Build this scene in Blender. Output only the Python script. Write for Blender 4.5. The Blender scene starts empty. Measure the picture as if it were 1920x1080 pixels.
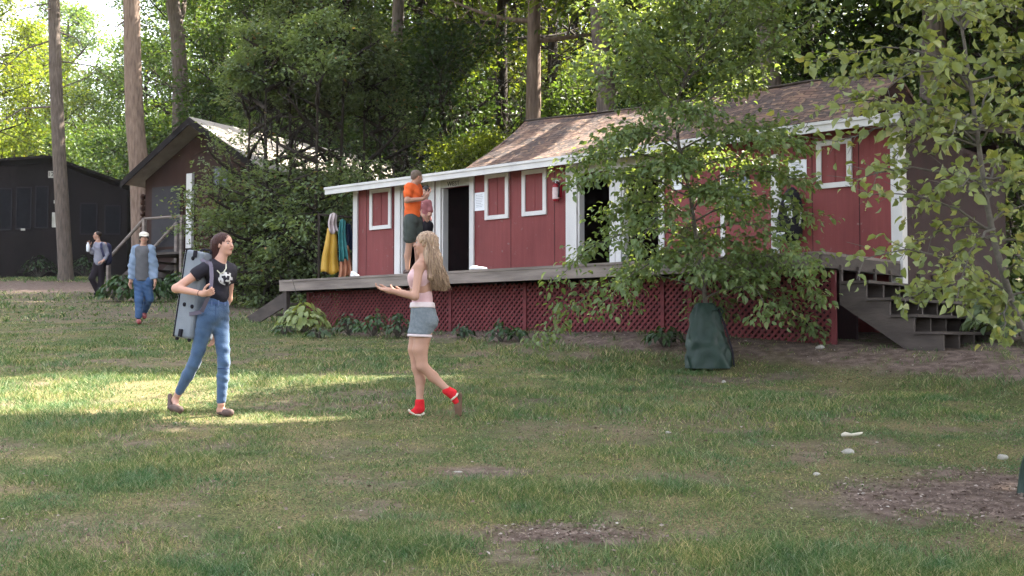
import bpy, math, random
import numpy as np
from mathutils import Vector, Matrix

rng = np.random.default_rng(7)
random.seed(7)
S = bpy.context.scene
C = S.collection
EZ = 1.69                      # eye height
FPX = 2170.0                   # focal length in 1920-wide pixels
TH = math.atan(98 / FPX)       # camera looks slightly up
CT, ST = math.cos(TH), math.sin(TH)

# ------------------------------------------------------------------ camera
cam = bpy.data.cameras.new("camera"); cam.sensor_width = 36; cam.lens = 36 * FPX / 1920
cam.clip_end = 2000; cam.clip_start = 0.05
co = bpy.data.objects.new("camera", cam); C.objects.link(co)
co.location = (0, 0, EZ); co.rotation_euler = (math.pi / 2 + TH, 0, 0)
S.camera = co

def ray(px, py):
    u = (px - 960) / FPX; v = (540 - py) / FPX
    return np.array([u, CT - v * ST, ST + v * CT])
def P(px, py, depth):          # surveyed point: direction seen in the photo, at its real distance
    d = ray(px, py); k = depth / d[1]
    return np.array([0, 0, EZ]) + d * k

# ------------------------------------------------------------------ helpers
def tag(o, label=None, cat=None, group=None, kind=None):
    if label: o["label"] = label
    if cat: o["category"] = cat
    if group: o["group"] = group
    if kind: o["kind"] = kind
    return o
def empty(name, loc, label, cat, group=None):
    o = bpy.data.objects.new(name, None); C.objects.link(o)
    o.location = tuple(float(c) for c in loc); o.empty_display_size = .2
    return tag(o, label, cat, group)
def wloc(o):
    v = np.zeros(3)
    while o is not None:
        v = v + np.array(o.location); o = o.parent
    return v
def link_mesh(name, me, m, parent):
    o = bpy.data.objects.new(name, me); C.objects.link(o)
    if m is not None:
        for k in (m if isinstance(m, (list, tuple)) else [m]): me.materials.append(k)
    if parent is not None: o.parent = parent
    return o
def np_mesh(name, V, loops, starts, m, parent=None, smooth=False, origin=None, attr=None):
    """V world coordinates; loops flat vertex ids; starts of the faces."""
    V = np.asarray(V, dtype=np.float32)
    off = wloc(parent) if parent is not None else (np.array(origin) if origin is not None else np.zeros(3))
    me = bpy.data.meshes.new(name)
    me.vertices.add(len(V)); me.vertices.foreach_set("co", (V - off.astype(np.float32)).ravel())
    loops = np.asarray(loops, dtype=np.int32); starts = np.asarray(starts, dtype=np.int32)
    me.loops.add(len(loops)); me.loops.foreach_set("vertex_index", loops)
    me.polygons.add(len(starts)); me.polygons.foreach_set("loop_start", starts)
    if smooth: me.polygons.foreach_set("use_smooth", np.ones(len(starts), dtype=bool))
    if attr is not None:
        for an, av in attr.items():
            a = me.attributes.new(an, 'FLOAT', 'POINT'); a.data.foreach_set("value", np.asarray(av, dtype=np.float32))
    me.update(calc_edges=True); me.validate()
    o = link_mesh(name, me, m, parent)
    if parent is None and origin is not None: o.location = tuple(float(c) for c in origin)
    return o

class MB:
    def __init__(s): s.v = []; s.f = []; s.mi = []
    def add(s, vs, fs, mi=0):
        n = len(s.v); s.v += [tuple(float(c) for c in x) for x in vs]; s.f += [tuple(n + i for i in f) for f in fs]; s.mi += [mi] * len(fs)
    def box(s, a0, a1, b0, b1, c0, c1, F=None, mi=0):
        p = [(a, b, c) for c in (c0, c1) for b in (b0, b1) for a in (a0, a1)]
        if F: p = [F(*q) for q in p]
        s.add(p, [(0, 2, 3, 1), (4, 5, 7, 6), (0, 1, 5, 4), (2, 6, 7, 3), (0, 4, 6, 2), (1, 3, 7, 5)], mi)
    def tube(s, path, rad, n=8, cap=True, mi=0, flat=1.0):
        path = [np.array(p, dtype=float) for p in path]
        if not hasattr(rad, '__len__'): rad = [rad] * len(path)
        rings = []
        up = np.array([0, 0, 1.0]); prev = None
        for i, p in enumerate(path):
            d = path[min(i + 1, len(path) - 1)] - path[max(i - 1, 0)]
            d = d / (np.linalg.norm(d) + 1e-9)
            if prev is None:
                a = np.cross(d, up)
                if np.linalg.norm(a) < .1: a = np.cross(d, np.array([1.0, 0, 0]))
            else: a = prev - d * np.dot(prev, d)
            a /= np.linalg.norm(a) + 1e-9; prev = a
            b = np.cross(d, a)
            rings.append([p + rad[i] * (math.cos(t) * a + flat * math.sin(t) * b) for t in [2 * math.pi * k / n for k in range(n)]])
        vs = [q for r in rings for q in r]; fs = []
        for i in range(len(path) - 1):
            for k in range(n):
                k2 = (k + 1) % n
                fs.append((i * n + k, i * n + k2, (i + 1) * n + k2, (i + 1) * n + k))
        if cap: fs += [tuple(range(n))[::-1], tuple((len(path) - 1) * n + k for k in range(n))]
        s.add(vs, fs, mi)
    def ball(s, c, r, nu=12, nv=8, M=None, mi=0):
        c = np.array(c, dtype=float); r = np.array([r] * 3 if not hasattr(r, '__len__') else r, dtype=float)
        vs = []
        for j in range(nv + 1):
            ph = math.pi * j / nv
            for i in range(nu):
                t = 2 * math.pi * i / nu
                q = np.array([math.sin(ph) * math.cos(t), math.sin(ph) * math.sin(t), math.cos(ph)]) * r
                if M is not None: q = M @ q
                vs.append(c + q)
        fs = [(j * nu + i, j * nu + (i + 1) % nu, (j + 1) * nu + (i + 1) % nu, (j + 1) * nu + i) for j in range(nv) for i in range(nu)]
        s.add(vs, fs, mi)
    def poly_prism(s, pts, n, t, mi=0):       # planar polygon given thickness t along n
        pts = [np.array(p, dtype=float) for p in pts]; n = np.array(n, dtype=float); k = len(pts)
        vs = pts + [p + n * t for p in pts]
        s.add(vs, [tuple(range(k))[::-1], tuple(range(k, 2 * k))] + [(i, (i + 1) % k, k + (i + 1) % k, k + i) for i in range(k)], mi)
    def build(s, name, m, parent=None, smooth=False, origin=None):
        off = wloc(parent) if parent is not None else (np.array(origin) if origin is not None else np.zeros(3))
        me = bpy.data.meshes.new(name)
        me.from_pydata([tuple(np.array(v) - off) for v in s.v], [], s.f)
        if smooth: me.polygons.foreach_set("use_smooth", [True] * len(s.f))
        if any(s.mi): me.polygons.foreach_set("material_index", s.mi)
        import bmesh
        bm = bmesh.new(); bm.from_mesh(me); bmesh.ops.recalc_face_normals(bm, faces=bm.faces); bm.to_mesh(me); bm.free()
        me.update()
        o = link_mesh(name, me, m, parent)
        if parent is None and origin is not None: o.location = tuple(float(c) for c in origin)
        return o

def vnoise(x, y, seed=0):
    """smooth value noise in 0..1, numpy"""
    r = np.random.default_rng(seed); T = r.random((64, 64))
    xi = np.floor(x).astype(int); yi = np.floor(y).astype(int); fx = x - xi; fy = y - yi
    fx = fx * fx * (3 - 2 * fx); fy = fy * fy * (3 - 2 * fy)
    g = lambda a, b: T[a % 64, b % 64]
    return (g(xi, yi) * (1 - fx) + g(xi + 1, yi) * fx) * (1 - fy) + (g(xi, yi + 1) * (1 - fx) + g(xi + 1, yi + 1) * fx) * fy
def fbm(x, y, seed=0, o=4):
    t = 0; a = .5
    for k in range(o):
        t = t + a * vnoise(x * 2 ** k + 17.3 * k, y * 2 ** k + 5.1 * k, seed + k); a *= .5
    return t / (1 - .5 ** o)
def sst(t): t = np.clip(t, 0, 1); return t * t * (3 - 2 * t)

# ------------------------------------------------------------------ materials
def nt(name):
    m = bpy.data.materials.new(name); m.use_nodes = True
    N = m.node_tree.nodes; L = m.node_tree.links
    return m, N, L, N["Principled BSDF"]
def mat(name, c1, c2=None, rough=.75, scale=4.0, stretch=(1, 1, 1), bump=0.0, bscale=None, spec=.3, metal=0, detail=5, contrast=.5, sheen=0):
    m, N, L, B = nt(name)
    B.inputs["Roughness"].default_value = rough; B.inputs["Specular IOR Level"].default_value = spec; B.inputs["Metallic"].default_value = metal
    if sheen: B.inputs["Sheen Weight"].default_value = sheen
    tc = N.new("ShaderNodeTexCoord"); mp = N.new("ShaderNodeMapping"); mp.inputs["Scale"].default_value = stretch
    L.new(tc.outputs["Object"], mp.inputs["Vector"])
    if c2 is None: c2 = tuple(c * .8 for c in c1)
    nz = N.new("ShaderNodeTexNoise"); nz.inputs["Scale"].default_value = scale; nz.inputs["Detail"].default_value = detail
    L.new(mp.outputs[0], nz.inputs["Vector"])
    cr = N.new("ShaderNodeValToRGB"); cr.color_ramp.elements[0].position = .5 - contrast * .4; cr.color_ramp.elements[1].position = .5 + contrast * .4
    cr.color_ramp.elements[0].color = (*c1, 1); cr.color_ramp.elements[1].color = (*c2, 1)
    L.new(nz.outputs["Fac"], cr.inputs[0]); L.new(cr.outputs[0], B.inputs["Base Color"])
    if bump:
        nb = N.new("ShaderNodeTexNoise"); nb.inputs["Scale"].default_value = bscale or scale * 4; nb.inputs["Detail"].default_value = 4
        L.new(mp.outputs[0], nb.inputs["Vector"])
        bp = N.new("ShaderNodeBump"); bp.inputs["Strength"].default_value = bump; bp.inputs["Distance"].default_value = .02
        L.new(nb.outputs["Fac"], bp.inputs["Height"]); L.new(bp.outputs[0], B.inputs["Normal"])
    return m
def leafmat(name, ca, cb, cc=None, trans=.35, rough=.5, pc=.06):
    m, N, L, B = nt(name)
    B.inputs["Roughness"].default_value = rough; B.inputs["Specular IOR Level"].default_value = .35
    g = N.new("ShaderNodeNewGeometry"); oi = N.new("ShaderNodeObjectInfo")
    cr = N.new("ShaderNodeValToRGB"); e = cr.color_ramp.elements
    e[0].color = (*ca, 1); e[1].color = (*cb, 1)
    if cc is not None:
        x = e.new(1 - pc); x.color = (*cb, 1); e[2].color = (*cc, 1); cr.color_ramp.elements[1].position = 1 - pc
    L.new(g.outputs["Random Per Island"], cr.inputs[0])
    hs = N.new("ShaderNodeHueSaturation"); mr = N.new("ShaderNodeMapRange")
    mr.inputs["To Min"].default_value = .75; mr.inputs["To Max"].default_value = 1.3
    L.new(oi.outputs["Random"], mr.inputs["Value"]); L.new(mr.outputs[0], hs.inputs["Value"]); L.new(cr.outputs[0], hs.inputs["Color"])
    L.new(hs.outputs[0], B.inputs["Base Color"])
    tr = N.new("ShaderNodeBsdfTranslucent"); ga = N.new("ShaderNodeMix"); ga.data_type = 'RGBA'; ga.blend_type = 'MULTIPLY'; ga.inputs[0].default_value = 1
    ga.inputs[7].default_value = (1.9, 1.75, .7, 1)
    L.new(hs.outputs[0], ga.inputs[6]); L.new(ga.outputs[2], tr.inputs["Color"])
    mx = N.new("ShaderNodeMixShader"); mx.inputs[0].default_value = trans
    L.new(B.outputs[0], mx.inputs[1]); L.new(tr.outputs[0], mx.inputs[2]); L.new(mx.outputs[0], N["Material Output"].inputs["Surface"])
    return m

M = {}
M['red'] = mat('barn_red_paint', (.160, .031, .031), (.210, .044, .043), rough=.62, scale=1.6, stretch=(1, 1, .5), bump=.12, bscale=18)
def wallpaint():
    m = M['red']; N = m.node_tree.nodes; L = m.node_tree.links; B = N["Principled BSDF"]; src = B.inputs["Base Color"].links[0].from_socket
    tc = N.new("ShaderNodeTexCoord"); mp = N.new("ShaderNodeMapping"); mp.inputs["Scale"].default_value = (7, 7, .5); L.new(tc.outputs["Object"], mp.inputs[0])
    n1 = N.new("ShaderNodeTexNoise"); n1.inputs["Scale"].default_value = 2.5; n1.inputs["Detail"].default_value = 9; n1.inputs["Roughness"].default_value = .7; L.new(mp.outputs[0], n1.inputs["Vector"])
    r1 = N.new("ShaderNodeValToRGB"); r1.color_ramp.elements[0].position = .35; r1.color_ramp.elements[1].position = .7; r1.color_ramp.elements[0].color = (.88, .86, .87, 1); r1.color_ramp.elements[1].color = (1.1, 1.16, 1.16, 1); L.new(n1.outputs["Fac"], r1.inputs[0])
    mx = N.new("ShaderNodeMix"); mx.data_type = 'RGBA'; mx.blend_type = 'MULTIPLY'; mx.inputs[0].default_value = 1; L.new(src, mx.inputs[6]); L.new(r1.outputs[0], mx.inputs[7])
    n2 = N.new("ShaderNodeTexNoise"); n2.inputs["Scale"].default_value = 11; n2.inputs["Detail"].default_value = 6; L.new(tc.outputs["Object"], n2.inputs["Vector"])
    r2 = N.new("ShaderNodeValToRGB"); r2.color_ramp.elements[0].position = .66; r2.color_ramp.elements[1].position = .74; L.new(n2.outputs["Fac"], r2.inputs[0])
    m2 = N.new("ShaderNodeMix"); m2.data_type = 'RGBA'; m2.inputs[7].default_value = (.20, .11, .10, 1); L.new(r2.outputs[0], m2.inputs[0]); L.new(mx.outputs[2], m2.inputs[6]); L.new(m2.outputs[2], B.inputs["Base Color"])
wallpaint()
M['redside'] = mat('shade_darkened_red_boards', (.020, .0055, .006), (.032, .008, .009), rough=.8, scale=3, stretch=(1, 1, .3), bump=.2)  # the side wall's shade is put into this darkened red; seams share it
M['lattice'] = mat('lattice_red_paint', (.115, .026, .030), (.17, .038, .042), rough=.8, scale=5, bump=.15)
M['white'] = mat('white_trim_paint', (.50, .49, .49), (.64, .62, .61), rough=.6, scale=3, stretch=(1, 1, .3), bump=.1)
M['grime'] = mat('weathered_white_board', (.33, .32, .28), (.48, .46, .42), rough=.7, scale=6, stretch=(1, 1, .4), bump=.15)
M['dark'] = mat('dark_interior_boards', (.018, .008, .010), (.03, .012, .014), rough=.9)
M['deck'] = mat('weathered_deck_board', (.13, .105, .095), (.27, .225, .20), rough=.85, scale=2.2, stretch=(.6, .6, 5), bump=.3, bscale=14)
M['deckdark'] = mat('old_step_wood', (.05, .04, .036), (.09, .072, .064), rough=.85, scale=3, stretch=(1, 1, 3), bump=.3)
M['shingle'] = None
M['brown'] = mat('dark_stained_boards', (.026, .012, .009), (.045, .021, .016), rough=.85, scale=2, stretch=(1, 1, .15), bump=.2, bscale=10)
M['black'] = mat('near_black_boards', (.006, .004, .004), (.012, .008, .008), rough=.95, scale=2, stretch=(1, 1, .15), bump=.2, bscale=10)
M['log'] = mat('brown_log_siding', (.05, .024, .016), (.085, .04, .026), rough=.75, scale=3, stretch=(1, 1, 4), bump=.25)
M['doorgrey'] = mat('dark_grey_door_paint', (.022, .02, .025), (.03, .027, .032), rough=.7)
M['glass'] = mat('dark_window_glass', (.02, .022, .03), (.035, .04, .05), rough=.12, spec=.6)
M['bluegrey'] = mat('blue_grey_pane', (.05, .065, .10), (.08, .095, .13), rough=.3, spec=.5)
M['paper'] = mat('printed_paper', (.70, .72, .78), (.78, .80, .84), rough=.6, scale=20)
M['ink'] = mat('dark_ink', (.03, .028, .026), rough=.8)
M['bark'] = mat('grey_pine_bark', (.07, .055, .045), (.16, .125, .105), rough=.95, scale=6, stretch=(3, 3, .5), bump=.9, bscale=14)
M['barkred'] = mat('reddish_pine_bark', (.12, .082, .062), (.26, .185, .145), rough=.95, scale=5, stretch=(3, 3, .5), bump=.9, bscale=12)
M['barkdark'] = mat('dark_wet_bark', (.022, .017, .013), (.05, .038, .03), rough=.95, scale=8, stretch=(3, 3, .6), bump=.7, bscale=16)
M['twig'] = mat('grey_twig_bark', (.07, .062, .05), (.12, .105, .09), rough=.9, scale=30)
M['bag'] = mat('green_watering_bag_vinyl', (.008, .024, .018), (.020, .042, .032), rough=.5, scale=7, bump=.9, bscale=5, spec=.35)
M['skin'] = mat('warm_skin', (.38, .205, .145), (.46, .265, .195), rough=.55, scale=8, contrast=.8)
M['skinpink'] = mat('fair_pink_skin', (.50, .27, .20), (.56, .32, .245), rough=.55, scale=8, contrast=.8)  # lighter, pinker skin tone
M['stone'] = mat('pale_field_stone', (.24, .22, .19), (.42, .40, .36), rough=.9, scale=20, bump=.3)
M['metal'] = mat('scuffed_steel', (.45, .45, .46), (.55, .55, .56), rough=.35, metal=.9)
M['fabricblack'] = mat('black_cloth', (.010, .009, .014), (.018, .016, .024), rough=.9, scale=12, bump=.3)

def shingle_mat():
    m, N, L, B = nt('old_asphalt_shingles')
    B.inputs["Roughness"].default_value = .9
    tc = N.new("ShaderNodeTexCoord"); mp = N.new("ShaderNodeMapping"); L.new(tc.outputs["UV"], mp.inputs[0])
    br = N.new("ShaderNodeTexBrick"); br.inputs["Scale"].default_value = 1; br.inputs["Brick Width"].default_value = .3; br.inputs["Row Height"].default_value = .10
    br.inputs["Mortar Size"].default_value = .009; br.inputs["Color1"].default_value = (.11, .075, .062, 1); br.inputs["Color2"].default_value = (.20, .14, .11, 1); br.inputs["Mortar"].default_value = (.05, .03, .025, 1)
    L.new(mp.outputs[0], br.inputs["Vector"])
    nz = N.new("ShaderNodeTexNoise"); nz.inputs["Scale"].default_value = 2.2; nz.inputs["Detail"].default_value = 7; L.new(mp.outputs[0], nz.inputs["Vector"])
    cr = N.new("ShaderNodeValToRGB"); cr.color_ramp.elements[0].position = .42; cr.color_ramp.elements[1].position = .62
    cr.color_ramp.elements[0].color = (.55, .55, .6, 1); cr.color_ramp.elements[1].color = (1.15, .95, .85, 1); L.new(nz.outputs["Fac"], cr.inputs[0])
    mx = N.new("ShaderNodeMix"); mx.data_type = 'RGBA'; mx.blend_type = 'MULTIPLY'; mx.inputs[0].default_value = 1
    L.new(br.outputs["Color"], mx.inputs[6]); L.new(cr.outputs[0], mx.inputs[7])
    n2 = N.new("ShaderNodeTexNoise"); n2.inputs["Scale"].default_value = 9; n2.inputs["Detail"].default_value = 3; L.new(mp.outputs[0], n2.inputs["Vector"])
    c2 = N.new("ShaderNodeValToRGB"); c2.color_ramp.elements[0].position = .57; c2.color_ramp.elements[1].position = .64; L.new(n2.outputs["Fac"], c2.inputs[0])
    m3 = N.new("ShaderNodeMix"); m3.data_type = 'RGBA'; m3.inputs[7].default_value = (.26, .16, .10, 1)
    L.new(c2.outputs[0], m3.inputs[0]); L.new(mx.outputs[2], m3.inputs[6]); L.new(m3.outputs[2], B.inputs["Base Color"])
    bp = N.new("ShaderNodeBump"); bp.inputs["Strength"].default_value = .8; bp.inputs["Distance"].default_value = .03
    L.new(n2.outputs["Fac"], bp.inputs["Height"]); L.new(bp.outputs[0], B.inputs["Normal"])
    return m
M['shingle'] = shingle_mat()

# ------------------------------------------------------------------ sun, sky
SUN = np.array([.86, .51, 0]); SUN /= np.linalg.norm(SUN)
SEL = math.radians(46)
SUNV = np.array([SUN[0] * math.cos(SEL), SUN[1] * math.cos(SEL), math.sin(SEL)])
w = bpy.data.worlds.new("World"); S.world = w; w.use_nodes = True
wn = w.node_tree.nodes; sk = wn.new("ShaderNodeTexSky"); sk.sky_type = 'NISHITA'; sk.sun_disc = False
sk.sun_elevation = SEL; sk.sun_rotation = math.atan2(SUN[0], SUN[1]); sk.dust_density = 4.0; sk.air_density = 1.0; sk.ozone_density = .6
hs_ = wn.new('ShaderNodeHueSaturation'); hs_.inputs['Saturation'].default_value = .42; w.node_tree.links.new(sk.outputs[0], hs_.inputs['Color']); w.node_tree.links.new(hs_.outputs[0], wn["Background"].inputs[0]); wn["Background"].inputs[1].default_value = .12
sl = bpy.data.lights.new("sun", 'SUN'); sl.energy = 4.7; sl.angle = math.radians(.5); sl.color = (1, .93, .80)
so = bpy.data.objects.new("sun", sl); C.objects.link(so); so.location = (20, 10, 30)
so.rotation_euler = Vector(tuple(-SUNV)).to_track_quat('-Z', 'Y').to_euler()
S.view_settings.view_transform = 'Standard'; S.view_settings.look = 'None'; S.view_settings.gamma = 1
S.view_settings.exposure = 2.98
S.cycles.use_denoising = True
try: S.cycles.denoising_prefilter = 'NONE'
except Exception: pass
S.cycles.max_bounces = 6; S.cycles.transparent_max_bounces = 8; S.cycles.diffuse_bounces = 3; S.cycles.glossy_bounces = 2; S.cycles.transmission_bounces = 3
S.cycles.use_adaptive_sampling = True; S.cycles.adaptive_threshold = .02
S.render.film_transparent = False

# ------------------------------------------------------------------ red building frame
EX = np.array([.7552, -.6555, 0]); EY = np.array([.6555, .7552, 0])   # along the front (to the right) / into the house
W0 = np.array([5.43, 16.10, EZ])                                       # wall's right front corner
def F(s, w_, z): return W0 + EX * s + EY * w_ + np.array([0, 0, z])    # z is measured from eye level
def onwall(px, py, w_=0.0):
    d = ray(px, py); o = np.array([0, 0, EZ]) - (W0 + EY * w_)
    k = -np.dot(o, EY) / np.dot(d, EY); p = d * k - (W0 - np.array([0, 0, EZ]))
    return float(np.dot(p, EX)), float(d[2] * k)
def sx(px, w_=0.0, py=430): return onwall(px, py, w_)[0]

# ------------------------------------------------------------------ ground
def gz(x, y):
    x = np.asarray(x, dtype=float); y = np.asarray(y, dtype=float)
    yy = np.clip(y, -40, None)
    z = .092 * yy
    far = np.clip(y - 46, 0, None); z = z - .092 * far + .02 * far
    z = z + np.clip(y - 95, 0, None) * .16
    q = (x - W0[0]) * EY[0] + (y - W0[1]) * EY[1] + 15.71
    s = (x - W0[0]) * EX[0] + (y - W0[1]) * EX[1]
    z = z + .30 * sst((q - 11.9) / 1.8) * sst((s + 9.5) / 8)
    return z
def dirt(x, y):
    """0 = full turf, 1 = bare soil"""
    q = (x - W0[0]) * EY[0] + (y - W0[1]) * EY[1] + 15.71
    s = (x - W0[0]) * EX[0] + (y - W0[1]) * EX[1]
    n = fbm(x * 1.3, y * 1.3, 3); n2 = fbm(x * 5, y * 5, 11)
    d = np.zeros_like(x)
    edge = 12.55 + .5 * (n - .5) - .12 * np.clip(s, -3, 3) * 0
    strip = sst((q - edge) / .35) * sst((s + 11.5) / 2.5)
    d = np.maximum(d, strip * (.72 + .3 * (n2 > .45)))
    def ell(cx, cy, rx, ry, k=1.0, soft=.5):
        r = np.sqrt(((x - cx) / rx) ** 2 + ((y - cy) / ry) ** 2) + (n2 - .5) * 1.1
        return k * sst((1 + soft - r) / (2 * soft))
    for e in [(3.35, 7.35, 1.22, .85, 1.15), (.28, 6.55, .52, .2, 1.0), (-.25, 8.2, .35, .18, .9), (-1.6, 12.0, .8, .5, .6),
              (.7, 9.9, .9, .6, .35), (1.6, 10.8, 1.2, .7, .32), (-2.6, 6.6, .9, .4, .4), (-1.3, 9.0, .7, .5, .3), (2.4, 13.4, 1.1, .35, .7),
              (-15, 37, 10, 5, 1.0), (-6.5, 25.5, 3.0, 3.0, .75), (-11, 30, 3, 3, .55), (2.6, 9.2, .7, .3, .45), (.9, 8.0, .5, .22, .5)]:
        d = np.maximum(d, ell(*e))
    d = np.maximum(d, .62 * sst((n - .47) / .25) * sst((fbm(x * 4, y * 4, 13) - .35) / .3))
    d = np.maximum(d, sst((y - 46) / 6))
    return np.clip(d, 0, 1)
ax = np.concatenate([np.linspace(-260, -24, 30)[:-1], np.linspace(-24, -9, 50)[:-1], np.arange(-9, 10, .09), np.linspace(10, 30, 50)[1:], np.linspace(30, 260, 28)[1:]])
ay = np.concatenate([np.linspace(-60, 3, 22)[:-1], np.arange(3, 20, .09), np.linspace(20, 50, 90)[1:], np.linspace(50, 300, 50)[1:]])
GX, GY = np.meshgrid(ax, ay)
GZ = gz(GX, GY)
D_ = dirt(GX, GY)
GZ = GZ + (fbm(GX * .6, GY * .6, 21) - .5) * .05 * (GY < 50) + (fbm(GX * 6, GY * 6, 31) - .5) * .035 * D_ * (GY < 25)
GV = np.stack([GX, GY, GZ], -1).reshape(-1, 3)
nx_, ny_ = len(ax), len(ay)
ii, jj = np.meshgrid(np.arange(nx_ - 1), np.arange(ny_ - 1)); a_ = (jj * nx_ + ii).ravel()
quads = np.stack([a_, a_ + 1, a_ + nx_ + 1, a_ + nx_], -1)
def ground_mat():
    m, N, L, B = nt('lawn_soil_and_moss')
    B.inputs["Roughness"].default_value = .95; B.inputs["Specular IOR Level"].default_value = .1
    tc = N.new("ShaderNodeTexCoord")
    def noise(sc, det=5):
        n = N.new("ShaderNodeTexNoise"); n.inputs["Scale"].default_value = sc; n.inputs["Detail"].default_value = det; L.new(tc.outputs["Object"], n.inputs["Vector"]); return n
    def ramp(n, p0, c0, p1, c1):
        r = N.new("ShaderNodeValToRGB"); r.color_ramp.elements[0].position = p0; r.color_ramp.elements[1].position = p1
        r.color_ramp.elements[0].color = (*c0, 1); r.color_ramp.elements[1].color = (*c1, 1); L.new(n.outputs["Fac"], r.inputs[0]); return r
    g = ramp(noise(1.5), .35, (.07, .085, .035), .65, (.14, .12, .065))
    fine = ramp(noise(60, 3), .35, (.4, .4, .4), .7, (1.7, 1.6, 1.4))
    mx = N.new("ShaderNodeMix"); mx.data_type = 'RGBA'; mx.blend_type = 'MULTIPLY'; mx.inputs[0].default_value = 1
    L.new(g.outputs[0], mx.inputs[6]); L.new(fine.outputs[0], mx.inputs[7])
    d1 = ramp(noise(9), .35, (.075, .052, .042), .65, (.17, .125, .105))
    d2 = ramp(noise(70, 2), .62, (0, 0, 0), .72, (.16, .13, .11))
    ad = N.new("ShaderNodeMix"); ad.data_type = 'RGBA'; ad.blend_type = 'ADD'; ad.inputs[0].default_value = 1
    L.new(d1.outputs[0], ad.inputs[6]); L.new(d2.outputs[0], ad.inputs[7])
    at = N.new("ShaderNodeAttribute"); at.attribute_name = "dirt"
    fm = N.new("ShaderNodeMix"); fm.data_type = 'RGBA'; L.new(at.outputs["Fac"], fm.inputs[0]); L.new(mx.outputs[2], fm.inputs[6]); L.new(ad.outputs[2], fm.inputs[7])
    L.new(fm.outputs[2], B.inputs["Base Color"])
    bp = N.new("ShaderNodeBump"); bp.inputs["Strength"].default_value = .7; bp.inputs["Distance"].default_value = .02
    L.new(noise(40, 4).outputs["Fac"], bp.inputs["Height"]); L.new(bp.outputs[0], B.inputs["Normal"])
    return m
g_ = np_mesh("ground", GV, quads.ravel(), np.arange(len(quads)) * 4, ground_mat(), smooth=True, attr={"dirt": D_.ravel()})
tag(g_, kind="structure")
def gpt(px, py):
    """ground point seen at a pixel"""
    d = ray(px, py); k = 3.0
    for _ in range(400):
        p = np.array([0, 0, EZ]) + d * k
        h = p[2] - float(gz(p[0], p[1]))
        if h < .002: break
        k += max(h * .8, .003)
    return p

# ------------------------------------------------------------------ foliage builders
def unit(v): return v / (np.linalg.norm(v, axis=-1, keepdims=True) + 1e-9)
def leaves(c, d, n, L, Wd, fold=.25, fancy=False):
    """leaf meshes: c centres, d along, n normal. Returns V, loops, starts"""
    N_ = len(c); d = unit(d); n = unit(n - d * np.sum(n * d, -1, keepdims=True)); s = np.cross(d, n)
    L = np.broadcast_to(np.asarray(L, dtype=float), (N_,))[:, None]; Wd = np.broadcast_to(np.asarray(Wd, dtype=float), (N_,))[:, None]
    if not fancy:
        V = np.stack([c - d * L * .5, c + s * Wd * .5 + n * Wd * fold - d * L * .05, c + d * L * .5, c - s * Wd * .5 + n * Wd * fold - d * L * .05], 1)
        k = np.arange(N_)[:, None] * 4
        f = np.concatenate([k + np.array([[0, 1, 2]]), k + np.array([[0, 2, 3]])], 1).ravel()
        return V.reshape(-1, 3), f, np.arange(2 * N_) * 3
    dr = -n * L * .12
    V = np.stack([c - d * L * .5,
                  c - d * L * .22 + s * Wd * .42 + n * Wd * fold, c + d * L * .15 + s * Wd * .42 + n * Wd * fold + dr * .4,
                  c + d * L * .5 + dr * 1.6,
                  c + d * L * .15 - s * Wd * .42 + n * Wd * fold + dr * .4, c - d * L * .22 - s * Wd * .42 + n * Wd * fold,
                  c - d * L * .2, c + d * L * .17 + dr * .4], 1)
    k = np.arange(N_)[:, None] * 8
    tri = np.array([[0, 1, 6], [0, 6, 5], [7, 2, 3], [7, 3, 4]]); qd = np.array([[1, 2, 7, 6], [6, 7, 4, 5]])
    f = np.concatenate([k + tri.reshape(1, -1), k + qd.reshape(1, -1)], 1).ravel()
    st = (np.arange(N_)[:, None] * 20 + np.array([[0, 3, 6, 9, 12, 16]])).ravel()
    return V.reshape(-1, 3), f, st
def rnd(n, k=3): return rng.normal(size=(n, k))

def grow(mb, start, d, length, r0, level, maxlevel, tips, kids=5, spread=.9, up=.15, seg=5, wob=.12, rr=.55, n=6, lr=.55, start_f=.3, minr=.004):
    """recursive limb: tube into mb, twig ends into tips"""
    d = np.array(d, dtype=float); d /= np.linalg.norm(d); p = np.array(start, dtype=float)
    path = [p.copy()]; dirs = [d.copy()]
    for i in range(seg):
        d = d + np.array([random.gauss(0, wob), random.gauss(0, wob), random.gauss(0, wob * .6) + up * .2]); d /= np.linalg.norm(d)
        p = p + d * length / seg; path.append(p.copy()); dirs.append(d.copy())
    rad = [max(minr, r0 * (1 - .75 * i / seg)) for i in range(seg + 1)]
    mb.tube(path, rad, n if level == 0 else max(3, n - level * 2), cap=False)
    if level == maxlevel:
        for q, dd in zip(path[1:], dirs[1:]): tips.append((q, dd))
        return path
    for k in range(kids):
        t = start_f + (1 - start_f) * (k + random.random() * .8) / kids
        i = min(seg - 1, int(t * seg)); f = t * seg - i
        q = path[i] * (1 - f) + path[i + 1] * f
        dd = dirs[i]; a = random.random() * 2 * math.pi
        side = np.cross(dd, [math.cos(a), math.sin(a), .3]); side /= np.linalg.norm(side) + 1e-9
        nd = dd * (1 - spread * .6) + side * spread + np.array([0, 0, up])
        grow(mb, q, nd, length * lr * (1.15 - .5 * t), rad[i] * rr, level + 1, maxlevel, tips, kids=max(2, kids - 1), spread=spread, up=up, seg=max(3, seg - 1), wob=wob * 1.2, rr=rr, n=n, lr=lr, start_f=.25, minr=minr)
    return path

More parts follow.
